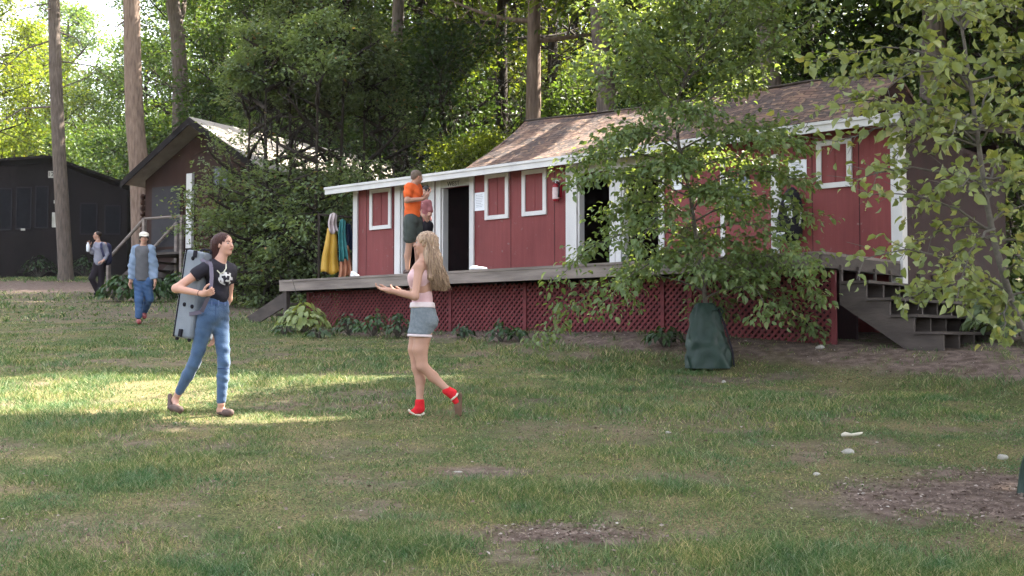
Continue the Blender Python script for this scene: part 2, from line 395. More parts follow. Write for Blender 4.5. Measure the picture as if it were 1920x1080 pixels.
def tips_leaves(tips, per, sig, L, Wd, flat=.5, droop=.25, fancy=False, keep=None, origin=None, horiz=.8):
    T = np.array([t[0] for t in tips]); Dr = np.array([t[1] for t in tips])
    c = np.repeat(T, per, 0); dd = np.repeat(Dr, per, 0)
    o = rnd(len(c)) * sig; o[:, 2] *= flat; c = c + o
    d = unit(unit(o) * 1.2 + dd * .7 + rnd(len(c)) * .4); d[:, 2] -= droop
    n = rnd(len(c)) * (1 - horiz) + np.array([0, 0, 1.0]) * horiz + rnd(len(c)) * .25
    if keep is not None:
        k = keep(c); c, d, n = c[k], d[k], n[k]
    sz = rng.uniform(.45, 1.3, len(c)) if fancy else rng.uniform(.7, 1.25, len(c))
    return leaves(c, d, n, L * sz, Wd * sz, fancy=fancy)

LM = {}
LM['dark'] = leafmat('dark_green_leaves', (.030, .062, .020), (.066, .112, .036), (.13, .14, .04), .3)
LM['mid'] = leafmat('green_leaves', (.045, .085, .022), (.088, .140, .038), (.16, .16, .045), .38)
LM['bright'] = leafmat('backlit_yellow_green_leaves', (.075, .12, .018), (.15, .19, .03), (.22, .22, .045), .5)  # backlight is put into this brighter, yellower leaf colour
LM['cedar'] = leafmat('grey_green_leaves', (.085, .125, .060), (.155, .205, .098), (.28, .17, .08), .38, pc=.02)
LM['sap'] = leafmat('sapling_leaves', (.105, .160, .060), (.175, .240, .095), (.22, .25, .12), .35, rough=.45, pc=.12)
LM['beech'] = leafmat('pale_olive_leaves', (.12, .155, .055), (.20, .235, .09), (.25, .24, .10), .35, rough=.42, pc=.15)
LM['hosta'] = leafmat('pale_variegated_leaves', (.20, .26, .085), (.32, .38, .15), (.4, .42, .22), .3, rough=.4)
LM['fern'] = leafmat('dark_ground_leaves', (.022, .050, .018), (.045, .085, .03), (.08, .09, .03), .25)

LM['lime'] = leafmat('sunlit_lime_leaves', (.13, .19, .03), (.21, .26, .05), None, .5)  # sunlight on the shrub is put into this brightened leaf colour
# lit clearings on the lawn / roof: canopy of the shade trees is open along the sun's rays to them
def sun_ground(c):
    """where a leaf's shadow lands on the (tilted) lawn plane"""
    # z - t*sz = .092*(y - t*sy)
    t = (c[:, 2] - .092 * c[:, 1]) / (SUNV[2] - .092 * SUNV[1])
    return c[:, 0] - t * SUNV[0], c[:, 1] - t * SUNV[1]
def lit_keep(c):
    x, y = sun_ground(c)
    n = fbm(x * .9, y * 1.8, 41); n2 = fbm(x * 2.2, y * 5, 47)
    lit = np.zeros(len(c), dtype=bool)
    def el(cx, cy, rx, ry, th=0, k=.5):
        u = (x - cx) * math.cos(th) + (y - cy) * math.sin(th); v = -(x - cx) * math.sin(th) + (y - cy) * math.cos(th)
        return ((u / rx) ** 2 + (v / ry) ** 2 + (n - .5) * k * 2) < 1
    lit |= el(-5.7, 12.3, 4.1, 1.6, .03, .35)
    lit |= el(-2.0, 13.3, 3.6, .50, -.02, .4)
    lit |= el(.2, 13.6, 1.0, .35, 0, .4)
    lit |= el(-2.6, 10.55, 1.2, .28, .05, .4)
    lit |= (np.abs(x + 5.5) < 6) & (y > 14.8) & (y < 21.5) & (n2 > .76)
    lit |= (x < -11) & (n2 > .7)
    lit |= (n2 > .80)
    return ~lit

# ------------------------------------------------------------------ grass
def grass():
    pts = []
    for (y0, y1, dens, h, wd) in [(5.0, 7.5, 5200, .030, .0042), (7.5, 10, 3400, .030, .0055), (10, 14, 1900, .032, .0075), (14, 22, 800, .036, .012), (22, 45, 150, .05, .03)]:
        xw = .47 * y1 + 2.6
        n = int((y1 - y0) * 2 * xw * dens)
        x = rng.uniform(-xw, xw, n); y = rng.uniform(y0, y1, n)
        k = np.abs(x) < .46 * y + 2.4 + .5 * vnoise(y * 3, x * 3, 2)
        x, y = x[k], y[k]
        dd = dirt(x, y); pn = fbm(x * .8, y * .8, 5); pn2 = fbm(x * 3, y * 3, 9)
        keep = rng.random(len(x)) < (1 - dd * 1.02) * (.30 + 1.0 * sst((pn2 - .3) / .35))
        x, y, pn, pn2 = x[keep], y[keep], pn[keep], pn2[keep]
        hh = h * (.55 + 1.1 * sst((pn - .38) / .3)) * (.6 + .8 * pn2) * rng.uniform(.6, 1.5, len(x))
        pts.append((x, y, hh, np.full(len(x), wd) * rng.uniform(.6, 1.3, len(x))))
    # taller lush clumps near the camera
    x = []; y = []
    for (cx, cy, rx, ry, n) in [(1.35, 6.0, .9, .45, 5200), (2.1, 5.7, .9, .4, 5200), (-2.0, 5.9, .8, .3, 2600), (-.55, 6.3, .5, .3, 2200), (0, 7.6, .7, .45, 2200), (.9, 7.7, .5, .3, 1400), (-2.6, 7.9, .6, .4, 1200)]:
        x.append(cx + rng.normal(size=n) * rx * .5); y.append(cy + rng.normal(size=n) * ry * .5)
    x = np.concatenate(x); y = np.concatenate(y); k = rng.random(len(x)) > dirt(x, y); x, y = x[k], y[k]
    pts.append((x, y, rng.uniform(.035, .075, len(x)), np.full(len(x), .0045)))
    x, y, h, wd = [np.concatenate(q) for q in zip(*pts)]
    z = gz(x, y) + (fbm(x * .6, y * .6, 21) - .5) * .05 - .003
    a = rng.uniform(0, 2 * math.pi, len(x)); ca, sa = np.cos(a), np.sin(a)
    b = rng.uniform(0, 2 * math.pi, len(x)); lean = rng.uniform(.3, 1.9, len(x)) * h
    B0 = np.stack([x - ca * wd / 2, y - sa * wd / 2, z], -1); B1 = np.stack([x + ca * wd / 2, y + sa * wd / 2, z], -1)
    MD0 = np.stack([x - ca * wd * .35 + np.cos(b) * lean * .35, y - sa * wd * .35 + np.sin(b) * lean * .35, z + h * .6], -1)
    MD1 = np.stack([x + ca * wd * .35 + np.cos(b) * lean * .35, y + sa * wd * .35 + np.sin(b) * lean * .35, z + h * .6], -1)
    T = np.stack([x + np.cos(b) * lean, y + np.sin(b) * lean, z + h], -1)
    V = np.stack([B0, B1, MD1, MD0, T], 1).reshape(-1, 3); k = np.arange(len(x))[:, None] * 5
    f = np.concatenate([k + np.array([[0, 1, 2, 3]]), k + np.array([[3, 2, 4]])], 1).ravel()
    st = (np.arange(len(x))[:, None] * 7 + np.array([[0, 4]])).ravel()
    m, N, L, B = nt('grass_blades')
    B.inputs["Roughness"].default_value = .6; B.inputs["Specular IOR Level"].default_value = .25
    g = N.new("ShaderNodeNewGeometry"); tc = N.new("ShaderNodeTexCoord"); nz = N.new("ShaderNodeTexNoise"); nz.inputs["Scale"].default_value = 1.7; nz.inputs["Detail"].default_value = 8; nz.inputs["Roughness"].default_value = .68
    L.new(tc.outputs["Object"], nz.inputs["Vector"])
    r1 = N.new("ShaderNodeValToRGB"); e = r1.color_ramp.elements; e[0].color = (.045, .095, .028, 1); e[1].color = (.42, .37, .22, 1)
    x1 = e.new(.45); x1.color = (.105, .168, .052, 1); x2 = e.new(.76); x2.color = (.175, .205, .080, 1)
    L.new(g.outputs["Random Per Island"], r1.inputs[0])
    r2 = N.new("ShaderNodeValToRGB"); r2.color_ramp.elements[0].position = .38; r2.color_ramp.elements[1].position = .62
    r2.color_ramp.elements[0].color = (.58, .84, .86, 1); r2.color_ramp.elements[1].color = (1.35, 1.18, .98, 1); L.new(nz.outputs["Fac"], r2.inputs[0])
    mx = N.new("ShaderNodeMix"); mx.data_type = 'RGBA'; mx.blend_type = 'MULTIPLY'; mx.inputs[0].default_value = 1
    L.new(r1.outputs[0], mx.inputs[6]); L.new(r2.outputs[0], mx.inputs[7]); L.new(mx.outputs[2], B.inputs["Base Color"])
    tr = N.new("ShaderNodeBsdfTranslucent"); L.new(mx.outputs[2], tr.inputs[0]); ms = N.new("ShaderNodeMixShader"); ms.inputs[0].default_value = .3
    L.new(B.outputs[0], ms.inputs[1]); L.new(tr.outputs[0], ms.inputs[2]); L.new(ms.outputs[0], N["Material Output"].inputs[0])
    o = np_mesh("grass", V, f, st, m)
    tag(o, "short patchy green grass covering the lawn", "grass", kind="stuff")
grass()

# ------------------------------------------------------------------ red camp house
house = empty("camp_house", F(-5.7, 0, -1.4), "long low red wooden camp house with white trim and open doorways behind the raised deck", "house")
WT = 3.09        # wall top (from eye)
WB = .95
def px_s(px): return sx(px)
OPEN = []        # openings: (s0, s1, ztop)
d1 = (px_s(752), px_s(805)); d2 = (px_s(828), px_s(882)); d3 = (px_s(1083), px_s(1145)); d4 = (px_s(1166), px_s(1237))
ztop = {}
for k, (o_, px_, py_) in enumerate([(d1, 778, 350), (d2, 855, 350), (d3, 1114, 323), (d4, 1200, 312)]):
    zt = onwall(px_, py_)[1]; OPEN.append((o_[0], o_[1], zt))
SL, SR = sx(669), 0.0
mb = MB(); cur = SL
for (a, b, zt) in OPEN:
    mb.box(cur, a, 0, .09, WB, WT, F); mb.box(a, b, 0, .09, zt, WT, F); cur = b
mb.box(cur, SR, 0, .09, WB, WT, F)
mb.box(SL, SR, .0, .09, -.25, WB - .002, F)
fw = mb.build("front_wall", M['red'], house)
# plank seams as thin battens
for px in (687, 738, 958, 1040, 1300, 1430, 1524, 1612):
    s = sx(px); mb = MB(); mb.box(s - .005, s + .005, -.003, 0, WB, WT, F); mb.build("wall_seam", M['redside'], house)
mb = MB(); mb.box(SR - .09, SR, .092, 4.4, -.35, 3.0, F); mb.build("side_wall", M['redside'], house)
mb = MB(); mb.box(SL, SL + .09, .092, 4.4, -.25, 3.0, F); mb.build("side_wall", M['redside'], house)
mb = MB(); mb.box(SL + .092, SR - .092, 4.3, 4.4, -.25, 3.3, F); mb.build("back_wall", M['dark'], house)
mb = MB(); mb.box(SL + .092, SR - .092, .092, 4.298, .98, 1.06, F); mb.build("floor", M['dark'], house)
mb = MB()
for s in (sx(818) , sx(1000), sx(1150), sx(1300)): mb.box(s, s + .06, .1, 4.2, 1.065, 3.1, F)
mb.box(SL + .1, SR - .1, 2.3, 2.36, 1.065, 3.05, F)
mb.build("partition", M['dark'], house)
# trim
def trim(s0, s1, z0, z1, t=.03, m='white', nm="trim", par=None):
    mb = MB(); mb.box(s0, s1, -t, -.003, z0, z1, F); return mb.build(nm, M[m], par or house)
trim(sx(664), sx(672), .9, WT - .02, .035, nm="corner_board")
mb = MB(); mb.box(sx(1673), .035, -.035, -.003, .75, 3.04, F); mb.box(.003, .035, -.0025, .13, .45, 3.04, F); mb.build("corner_board", M['white'], house)
def doorway(pl, pl2, pr, pr2, zt, header=True, split=True):
    t = MB(); t.box(sx(pl), sx(pl2) , -.035, -.003, .98, WT - .03, F); t.build("door_jamb", M['white'], house)
    t = MB(); t.box(sx(pr), sx(pr2), -.035, -.003, .98, WT - .03, F); t.build("door_jamb", M['white'], house)
    t = MB(); t.box(sx(pl2), sx(pr), -.035, -.003, zt, WT - .02, F); t.build("door_header", M['grime'], house)
doorway(742, 752, 805, 816, OPEN[0][2]); doorway(819, 828, 882, 890, OPEN[1][2])
doorway(1063, 1083, 1145, 1155, OPEN[2][2]); doorway(1156, 1166, 1237, 1247, OPEN[3][2])
# inner reveals of the openings
for (a, b, zt) in OPEN:
    t = MB(); t.box(a + .003, a + .04, .0, .14, 1.065, zt - .003, F); t.build("door_reveal", M['white'], house)
trim(sx(1353), sx(1361), 1.06, 2.75, .035, nm="door_jamb")
trim(sx(1448), sx(1462), 1.06, 2.80, .035, nm="door_jamb")
# dark doorway half hidden between the two jambs, red board door
t = MB(); t.box(sx(1361), sx(1448), -.02, -.003, 1.06, 2.35, F); t.build("board_door", M['red'], house)
t = MB(); t.box(sx(1364), sx(1408), -.032, -.021, onwall(1385, 378)[1], onwall(1385, 332)[1], F); t.build("door_pane", M['bluegrey'], house)
def window(p0, p1, ty, by, skew=0):
    s0, s1 = sx(p0), sx(p1); z1 = onwall((p0 + p1) / 2, ty)[1]; z0 = onwall((p0 + p1) / 2, by)[1]; b = .075
    t = MB()
    t.box(s0, s1, -.04, -.003, z0, z0 + b, F); t.box(s0, s1, -.04, -.003, z1 - b, z1, F)
    t.box(s0, s0 + b, -.04, -.003, z0 + b, z1 - b, F); t.box(s1 - b, s1, -.04, -.003, z0 + b, z1 - b, F)
    fr = t.build("window_frame", M['white'], house)
    t = MB(); t.box(s0 + b, s1 - b, -.012, -.003, z0 + b, z1 - b, F)
    mid = (s0 + s1) / 2; t.box(mid - .012, mid + .012, -.02, -.0125, z0 + b, z1 - b, F)
    t.build("shutter", M['red'], fr)
window(695, 735, 354, 430); window(911, 955, 325.5, 411); window(980.5, 1026, 318, 404); window(1534, 1600, 262, 352)
# roof: low front/side roof, fascia, steep shingled roof
ZF = 3.12
RL, RR = -11.95, .16
def ef(s): return 0.0
mb = MB(); mb.box(RL, RR, -.38, -.352, ZF - .135, ZF, F); mb.build("fascia_board", M['white'], house)
mb = MB(); mb.box(RL - .01, RR + .01, -.40, -.3815, ZF - .035, ZF + .012, F); mb.build("drip_edge", M['metal'] if 0 else M['white'], house)
def lowroof(s, w_, top): return F(s, w_, ZF + .10 * (w_ + .35) + (.0 if top else -.05) - .0)
mb = MB(); vs = [lowroof(s, w_, t_) for t_ in (0, 1) for w_ in (-.35, 4.6) for s in (RL, RR + .12)]
mb.add(vs, [(0, 2, 3, 1), (4, 5, 7, 6), (0, 1, 5, 4), (2, 6, 7, 3), (0, 4, 6, 2), (1, 3, 7, 5)])
mb.build("flat_roof", M['black'], house)
mb = MB(); vs = [F(s, w_, ZF + .10 * (w_ + .35) + dz) for dz in (-.16, -.055) for w_ in (-.34, 4.6) for s in (RR + .09, RR + .115)]
mb.add(vs, [(0, 2, 3, 1), (4, 5, 7, 6), (0, 1, 5, 4), (2, 6, 7, 3), (0, 4, 6, 2), (1, 3, 7, 5)]); mb.build("rake_board", M['deckdark'], house)
# steep shingled roof, old and sagging
s_l, s_r = -8.04, -.55
def ridge_z(s): 
    return float(np.interp(s, [-8.1, -5.0, -2.0, -.3], [4.27, 4.15, 4.16, 4.03]))
nu, nv = 60, 14
V = []; UV = []
for j in range(nv + 1):
    for i in range(nu + 1):
        s = s_l + (s_r - s_l) * i / nu; t = j / nv
        w_ = -.34 + 1.724 * t; z = ZF + .03 + (ridge_z(s) - ZF - .03) * t - .05 * math.sin(math.pi * t)
        z += .02 * (math.sin(s * 3.1) * math.sin(t * 7) + random.gauss(0, .25))
        V.append(F(s, w_, z)); UV.append((s, t * 2.1))
for j in range(nv + 1):
    for i in range(nu + 1):
        s = s_l + (s_r - s_l) * i / nu; t = 1 - j / nv
        V.append(F(s, 1.384 + 1.724 * (1 - t), (ZF + .1) + (ridge_z(s) - ZF - .1) * t)); UV.append((s, 2.1 + (1 - t) * 2.1))
Q = []
for b in (0, 1):
    for j in range(nv):
        for i in range(nu):
            o_ = b * (nu + 1) * (nv + 1) + j * (nu + 1) + i; Q.append((o_, o_ + 1, o_ + nu + 2, o_ + nu + 1))
me = bpy.data.meshes.new("shingled_roof"); off = wloc(house)
me.from_pydata([tuple(v - off) for v in V], [], Q); uv = me.uv_layers.new(name="UVMap")
for lp in me.loops: uv.data[lp.index].uv = UV[lp.vertex_index]
rf = link_mesh("shingled_roof", me, M['shingle'], house)
sol = rf.modifiers.new("thick", 'SOLIDIFY'); sol.thickness = .04; sol.offset = -1
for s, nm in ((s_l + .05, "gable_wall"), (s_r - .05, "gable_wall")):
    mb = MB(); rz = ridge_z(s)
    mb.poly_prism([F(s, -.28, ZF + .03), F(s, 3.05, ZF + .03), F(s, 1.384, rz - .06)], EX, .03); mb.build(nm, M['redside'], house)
mb = MB(); mb.tube([F(s_l, 1.384, ridge_z(s_l) + .01), F(-5, 1.384, ridge_z(-5) + .01), F(-2, 1.384, ridge_z(-2) + .01), F(s_r, 1.384, ridge_z(s_r) + .01)], .05, 8, flat=.4); mb.build("ridge_cap", M['deckdark'], house)
# things on the wall
def notice(px0, px1, py0, py1, label, grp=None):
    s0, s1 = sx(px0), sx(px1); z1 = onwall((px0 + px1) / 2, py0)[1]; z0 = onwall((px0 + px1) / 2, py1)[1]
    mb = MB(); mb.box(s0, s1, -.010, -.0045, z0, z1, F)
    o = mb.build("paper_notice", M['paper'], None, origin=F(s0, 0, z0)); tag(o, label, "notice", grp)
    t = MB(); n = 8
    for k in range(n):
        zz = z1 - (z1 - z0) * (.14 + .74 * k / n); t.box(s0 + (s1 - s0) * .14, s1 - (s1 - s0) * (.14 + .2 * random.random()), -.0115, -.0102, zz - .006, zz + .004, F)
    t.build("printed_line", mat('pale_print', (.45, .46, .52), rough=.7), o)
notice(890.5, 909.5, 361, 395, "white printed sheet pinned to the red wall right of the middle doorway")
notice(1261, 1279, 318, 356, "white sheet on the red wall just right of the wide double doorway, behind sapling leaves")
notice(1480, 1514, 300, 334, "white sheet on the red wall above the hanging black bag")
# lettering on the header
def text(body, size, loc, ex, ez, m, parent, name, ext=.003):
    cu = bpy.data.curves.new(name, 'FONT'); cu.body = body; cu.size = size; cu.extrude = ext; cu.align_x = 'CENTER'; cu.align_y = 'CENTER'
    o = bpy.data.objects.new(name, cu); C.objects.link(o); dg = bpy.context.evaluated_depsgraph_get()
    me = bpy.data.meshes.new_from_object(o.evaluated_get(dg)); bpy.data.objects.remove(o); bpy.data.curves.remove(cu)
    ex = np.array(ex); ez = np.array(ez); nn = np.cross(ex, ez); off = wloc(parent)
    for v in me.vertices:
        q = np.array(loc) + ex * v.co.x + ez * v.co.y + nn * v.co.z; v.co = tuple(q - off)
    me.materials.clear()
    return link_mesh(name, me, m, parent)
sgn_s, sgn_z = onwall(850, 344.5, -.04)
text("WEST", .125, F(sgn_s, -.040, sgn_z), EX, (0, 0, 1), M['ink'], house, "lettering")
# threshold strip
# fire extinguisher
s_e = sx(1048); z_e = onwall(1048, 358)[1]
fx = empty("fire_extinguisher", F(s_e, -.08, z_e - .2), "small red fire extinguisher with pale label hung left of the wide doorway", "fire extinguisher")
Mex = mat('glossy_red_enamel', (.30, .02, .03), rough=.35)
mb = MB(); mb.tube([F(s_e, -.085, z_e - .19), F(s_e, -.085, z_e - .175), F(s_e, -.085, z_e + .08), F(s_e, -.085, z_e + .115), F(s_e, -.085, z_e + .125)], [.045, .058, .058, .04, .02], 16); mb.build("cylinder", Mex, fx, True)
mb = MB(); mb.tube([F(s_e, -.085, z_e - .15), F(s_e, -.085, z_e + .05)], .0605, 16, cap=False); lb = mb.build("label_band", mat('pinkish_label', (.55, .42, .43), (.62, .5, .5), scale=20), fx, True)
mb = MB(); mb.tube([F(s_e, -.085, z_e + .12), F(s_e, -.085, z_e + .16)], .018, 10); mb.tube([F(s_e - .07, -.085, z_e + .165), F(s_e + .02, -.085, z_e + .18), F(s_e + .08, -.085, z_e + .15)], .012, 8); mb.build("valve_handle", M['metal'], fx, True)
mb = MB(); mb.tube([F(s_e + .02, -.09, z_e + .14), F(s_e + .085, -.1, z_e + .11), F(s_e + .08, -.1, z_e - .05), F(s_e + .07, -.1, z_e - .12)], .011, 8); mb.build("hose", M['fabricblack'], fx, True)
mb = MB(); mb.box(s_e - .075, s_e + .075, -.026, -.003, z_e - .12, z_e + .1, F); mb.build("bracket", Mex, fx)

# hanging black bag with pale straps
def hb(px, py, w_=-.12): s, z = onwall(px, py, w_); return F(s, w_, z)
hbg = empty("hanging_bag", hb(1478, 450), "black backpack with pale strap stripes hanging on the red wall beside the far door jamb", "backpack")
mb = MB(); c = hb(1482, 405, -.17)
mb.tube([hb(1484, 352, -.12), hb(1484, 362, -.14), hb(1484, 385, -.17), hb(1482, 410, -.18), hb(1480, 438, -.17), hb(1478, 452, -.14)], [.04, .11, .165, .19, .19, .12], 16, flat=.62)
mb.build("bag_body", M['fabricblack'], hbg, True)
Mst = mat('pale_strap', (.5, .47, .52), (.6, .56, .6), rough=.7)
mb = MB(); mb.tube([hb(1488, 372, -.26), hb(1496, 381, -.28), hb(1501, 396, -.27), hb(1501, 410, -.26), hb(1499, 424, -.25)], .014, 6); mb.build("shoulder_strap", Mst, hbg, True)
mb = MB(); mb.ball(hb(1477, 379, -.3), (.05, .03, .06)); mb.ball(hb(1482, 398, -.31), (.045, .025, .09)); mb.build("white_emblem", M['paper'], hbg, True)
mb = MB(); mb.tube([hb(1463, 352, -.1), hb(1463, 375, -.14), hb(1462, 398, -.16), hb(1461, 415, -.16)], [.012, .03, .035, .02], 6); mb.build("hanging_tag", M['white'], hbg)
s0, z0 = onwall(1463, 443, -.34)
mb = MB(); mb.box(s0 - .075, s0 + .075, -.36, -.34, z0 - .055, z0 + .055, F); lt = mb.build("luggage_label", M['white'], hbg)
mb = MB(); mb.box(s0 - .055, s0 + .055, -.363, -.3605, z0 - .035, z0 + .035, F); mb.build("label_insert", mat('lilac_card', (.38, .40, .52), rough=.6), lt)

# ------------------------------------------------------------------ deck
DL, DR, DW, DZ = -10.74, 0.0, -2.46, 1.10
deck = empty("wooden_deck", F(-5, -2, -.1), "raised grey weathered plank deck with red lattice skirt along the front of the red house", "deck")
mb = MB(); w_ = DW
while w_ < -.06:
    mb.box(DL, DR, w_, min(w_ + .135, -.045), DZ - .035, DZ + random.uniform(-.002, .002), F); w_ += .142
mb.build("floor_boards", M['deck'], deck)
mb = MB(); mb.box(DL, DR - .04, DW + .012, DW + .05, DZ - .20, DZ - .037, F); mb.build("front_joist", M['deck'], deck)
mb = MB(); mb.box(DR - .038, DR, DW + .012, -.04, DZ - .20, DZ - .037, F); mb.build("side_joist", M['deckdark'], deck)
mb = MB(); mb.box(DL - .002, DL + .036, DW + .052, -.04, DZ - .20, DZ - .037, F); mb.build("side_joist", M['deckdark'], deck)
mb = MB()
s = DL + .4
while s < DR - .1:
    mb.box(s, s + .04, DW + .052, -.05, DZ - .19, DZ - .038, F); s += .42
mb.build("under_joists", M['deckdark'], deck)
LW = -1.97
def ground_z(s, w_): p = F(s, w_, 0); return float(gz(p[0], p[1])) - EZ
def lattice(s0, s1, first):
    mb = MB(); pitch = .098; h0 = min(ground_z(s0, LW), ground_z(s1, LW)) - .05; h1 = DZ - .21; t = .017
    H = h1 - h0
    for dr in (1, -1):
        k = s0 - H
        while k < s1 + H:
            # strip runs from (k, h0) diagonally; clip to [s0,s1]x[h0,h1]
            a, b = (k, k + H) if dr == 1 else (k + H, k)
            def pt(u): return (a + (b - a) * u, h0 + H * u)
            us = [0, 1]
            lo = 0; hi = 1
            for lim in (s0, s1):
                if abs(b - a) > 1e-6:
                    u = (lim - a) / (b - a)
                    if (b > a) == (lim == s0): lo = max(lo, u)
                    else: hi = min(hi, u)
            if hi - lo > .02:
                (x0, z0), (x1, z1) = pt(lo), pt(hi)
                nx, nz = -(z1 - z0), (x1 - x0); l = math.hypot(nx, nz); nx *= t / l; nz *= t / l
                wo = LW + (0 if dr == 1 else .011)
                q = [(x0 - nx, z0 - nz), (x1 - nx, z1 - nz), (x1 + nx, z1 + nz), (x0 + nx, z0 + nz)]
                mb.poly_prism([F(x, wo, z) for x, z in q], EY, .009)
            k += pitch
    return mb.build("lattice_panel", M['lattice'], deck)
joints = [DL + .25, sx(845, LW, 580), sx(985, LW, 580), sx(1243, LW, 580), -2.2, DR - .08]
for a, b in zip(joints[:-1], joints[1:]):
    lattice(a + .025, b - .025, a)
for s in joints:
    mb = MB(); mb.box(s - .03, s + .03, LW - .02, LW + .03, ground_z(s, LW) - .05, DZ - .205, F); mb.build("lattice_post", M['lattice'], deck)
mb = MB(); mb.box(DL + .3, DR - .1, LW + .7, LW + .76, -.6, DZ - .21, F); mb.build("dark_backing", M['dark'], deck)  # dark sheet set some way behind the lattice openings
for s in (DL + .06, ):
    mb = MB(); mb.box(s, s + .09, DW + .06, DW + .15, ground_z(s, DW) - .1, DZ - .2, F); mb.build("deck_post", M['deckdark'], deck)

# right-hand steps
st = empty("wooden_steps", F(1, -1, -.2), "wide dark wooden steps with open risers descending from the right end of the deck", "steps")
SW0, SW1 = -1.97, 1.15
TR = [(.03, .745), (.35, .525), (.65, .315), (.95, .105)]
for k, (s0, z) in enumerate(TR):
    mb = MB(); mb.box(s0, s0 + .37, SW0 - .03, SW1, z - .035, z, F); mb.build("tread", M['deckdark'], st)
for q in range(7):
    w_ = SW0 + (SW1 - SW0 - .06) * q / 6
    mb = MB()
    pts = [(.0, 1.06 if q == 0 and False else .90), (.05, .90)]
    prof = [(0.0, .90), (.05, .90)]
    prof = [(0.0, .70), (.38, .705)]
    top = [(.0, .90), (.03, .70)]
    outline = [(0.0, .95), (.03, .95), (.03, .705), (.35, .705), (.35, .485), (.65, .485), (.65, .275), (.95, .275), (.95, .065), (1.30, .065), (1.30, -.25), (1.05, -.25), (0.0, .45)]
    # split into convex pieces
    pcs = [[(0, .45), (.03, .43), (.03, .95), (0, .95)], [(.03, .43), (.35, .217), (.35, .705), (.03, .705)], [(.35, .217), (.65, .017), (.65, .485), (.35, .485)],
           [(.65, .017), (.95, -.183), (.95, .275), (.65, .275)], [(.95, -.183), (1.02, -.25), (1.30, -.25), (1.30, .065), (.95, .065)]]
    for pc in pcs: mb.poly_prism([F(a, w_, b) for a, b in pc], EY, .045)
    mb.build("stringer", M['deckdark'], st)
mb = MB(); mb.box(.002, .03, SW0 - .03, -.04, .9, DZ - .21, F); mb.build("back_board", M['deckdark'], st)
# left-hand steps
sl_ = empty("plank_steps", F(-11.2, -1.5, -.2), "short old plank steps going down from the left end of the deck", "steps")
gl = ground_z(DL - .6, -1.5)
for k in range(3):
    z = DZ - .2 - (k + 1) * .2
    mb = MB(); mb.box(DL - .28 * (k + 1) - .02, DL - .28 * k - .01, -2.3, -1.2, z - .04, z, F); mb.build("tread", M['deck'], sl_)
for w_ in (-2.34, -1.2):
    mb = MB(); mb.poly_prism([F(DL - .02, w_, DZ - .22), F(DL - .02, w_, DZ - .5), F(DL - .95, w_, gl - .1), F(DL - 1.1, w_, gl + .08)], EY, .04); mb.build("stringer", M['deckdark'], sl_)

# garments and small things on the deck
rail = empty("drying_rack", F(-11.3, -.3, DZ), "dark wooden drying rail with pegs standing at the left end of the deck", "drying rack")
yD = 24.1
def G(px, py, d=yD): return P(px, py, d)
mb = MB(); mb.tube([G(596, 402), G(664, 408)], .025, 6); mb.build("rail", M['barkdark'], rail)
for px in (598, 662):
    mb = MB(); mb.tube([G(px, 402), G(px, 560)], .03, 6); mb.build("post", M['barkdark'], rail)
def drape(px, top, bot, wpx_t, wpx_b, m, label, cat, name, d, folds=4, seed=0):
    n, k = 14, 16; V = []; Q = []
    for j in range(n + 1):
        t = j / n
        for i in range(k + 1):
            u = i / k - .5
            wv = (wpx_t * (1 - t) + wpx_b * t)
            dd = .035 * math.sin((u * folds * 2 * math.pi) + seed + t) * (.4 + t) + .02 * math.sin(9 * t + seed)
            V.append(P(px + u * wv + 1.5 * math.sin(5 * t + seed), top + (bot - top) * t + 3 * math.sin(u * 7 + seed) * t + 8 * abs(u) * (1 - t), d + dd))
    for j in range(n):
        for i in range(k): o_ = j * (k + 1) + i; Q.append((o_, o_ + 1, o_ + k + 2, o_ + k + 1))
    mb = MB(); mb.add(V, Q); o = mb.build(name, m, None, True, origin=P(px, top, d))
    sd = o.modifiers.new("cloth", 'SOLIDIFY'); sd.thickness = .02
    tag(o, label, cat, "wet things hung at the left end of the deck")
drape(620, 425, 512, 16, 34, mat('yellow_vinyl', (.42, .24, .025), (.52, .31, .05), rough=.6), "long mustard yellow waterproof hanging leftmost at the deck's left end", "raincoat", "yellow_raincoat", yD - .1, 2, 1)
drape(624, 398, 436, 14, 16, mat('pink_grey_cloth', (.42, .33, .34), (.55, .48, .48), scale=9), "small pale pink and grey cloth draped above the yellow waterproof", "towel", "hand_towel", yD - .22, 2, 2)
drape(642, 410, 488, 10, 16, mat('teal_towel_cloth', (.03, .15, .16), (.06, .24, .24), scale=9), "teal towel hanging between the yellow and the orange cloths", "towel", "teal_towel", yD - .25, 2, 3)
drape(654, 418, 468, 8, 22, mat('navy_cloth', (.012, .018, .05), (.02, .03, .08), scale=9), "dark navy garment hanging next to the white corner board", "jacket", "navy_jacket", yD - .05, 2, 5)
drape(648, 458, 520, 16, 30, mat('orange_brown_cloth', (.38, .13, .07), (.5, .26, .16), scale=6), "faded orange cloth hanging low beside the white corner board", "towel", "orange_towel", yD - .12, 3, 4)
mb = MB(); c = F(sx(663, -2.3, 515), -2.3, DZ + .035); mb.ball(c, (.06, .05, .055)); mb.ball(c + np.array([.05, 0, -.01]), (.05, .04, .03)); mb.ball(c + np.array([-.02, -.02, .03]), (.03, .03, .04))
tag(mb.build("crumpled_cloth", M['paper'], None, True, origin=c), "small crumpled white cloth on the deck edge by the left corner board", "cloth")
c = F(sx(897, -2.3, 505), -2.3, DZ + .03); mb = MB(); mb.ball(c, (.15, .08, .03)); mb.ball(c + np.array([-.06, 0, .02]), (.07, .06, .03))
tag(mb.build("folded_towel", M['paper'], None, True, origin=c), "flat white folded cloth on the deck beside the middle doorway", "cloth")

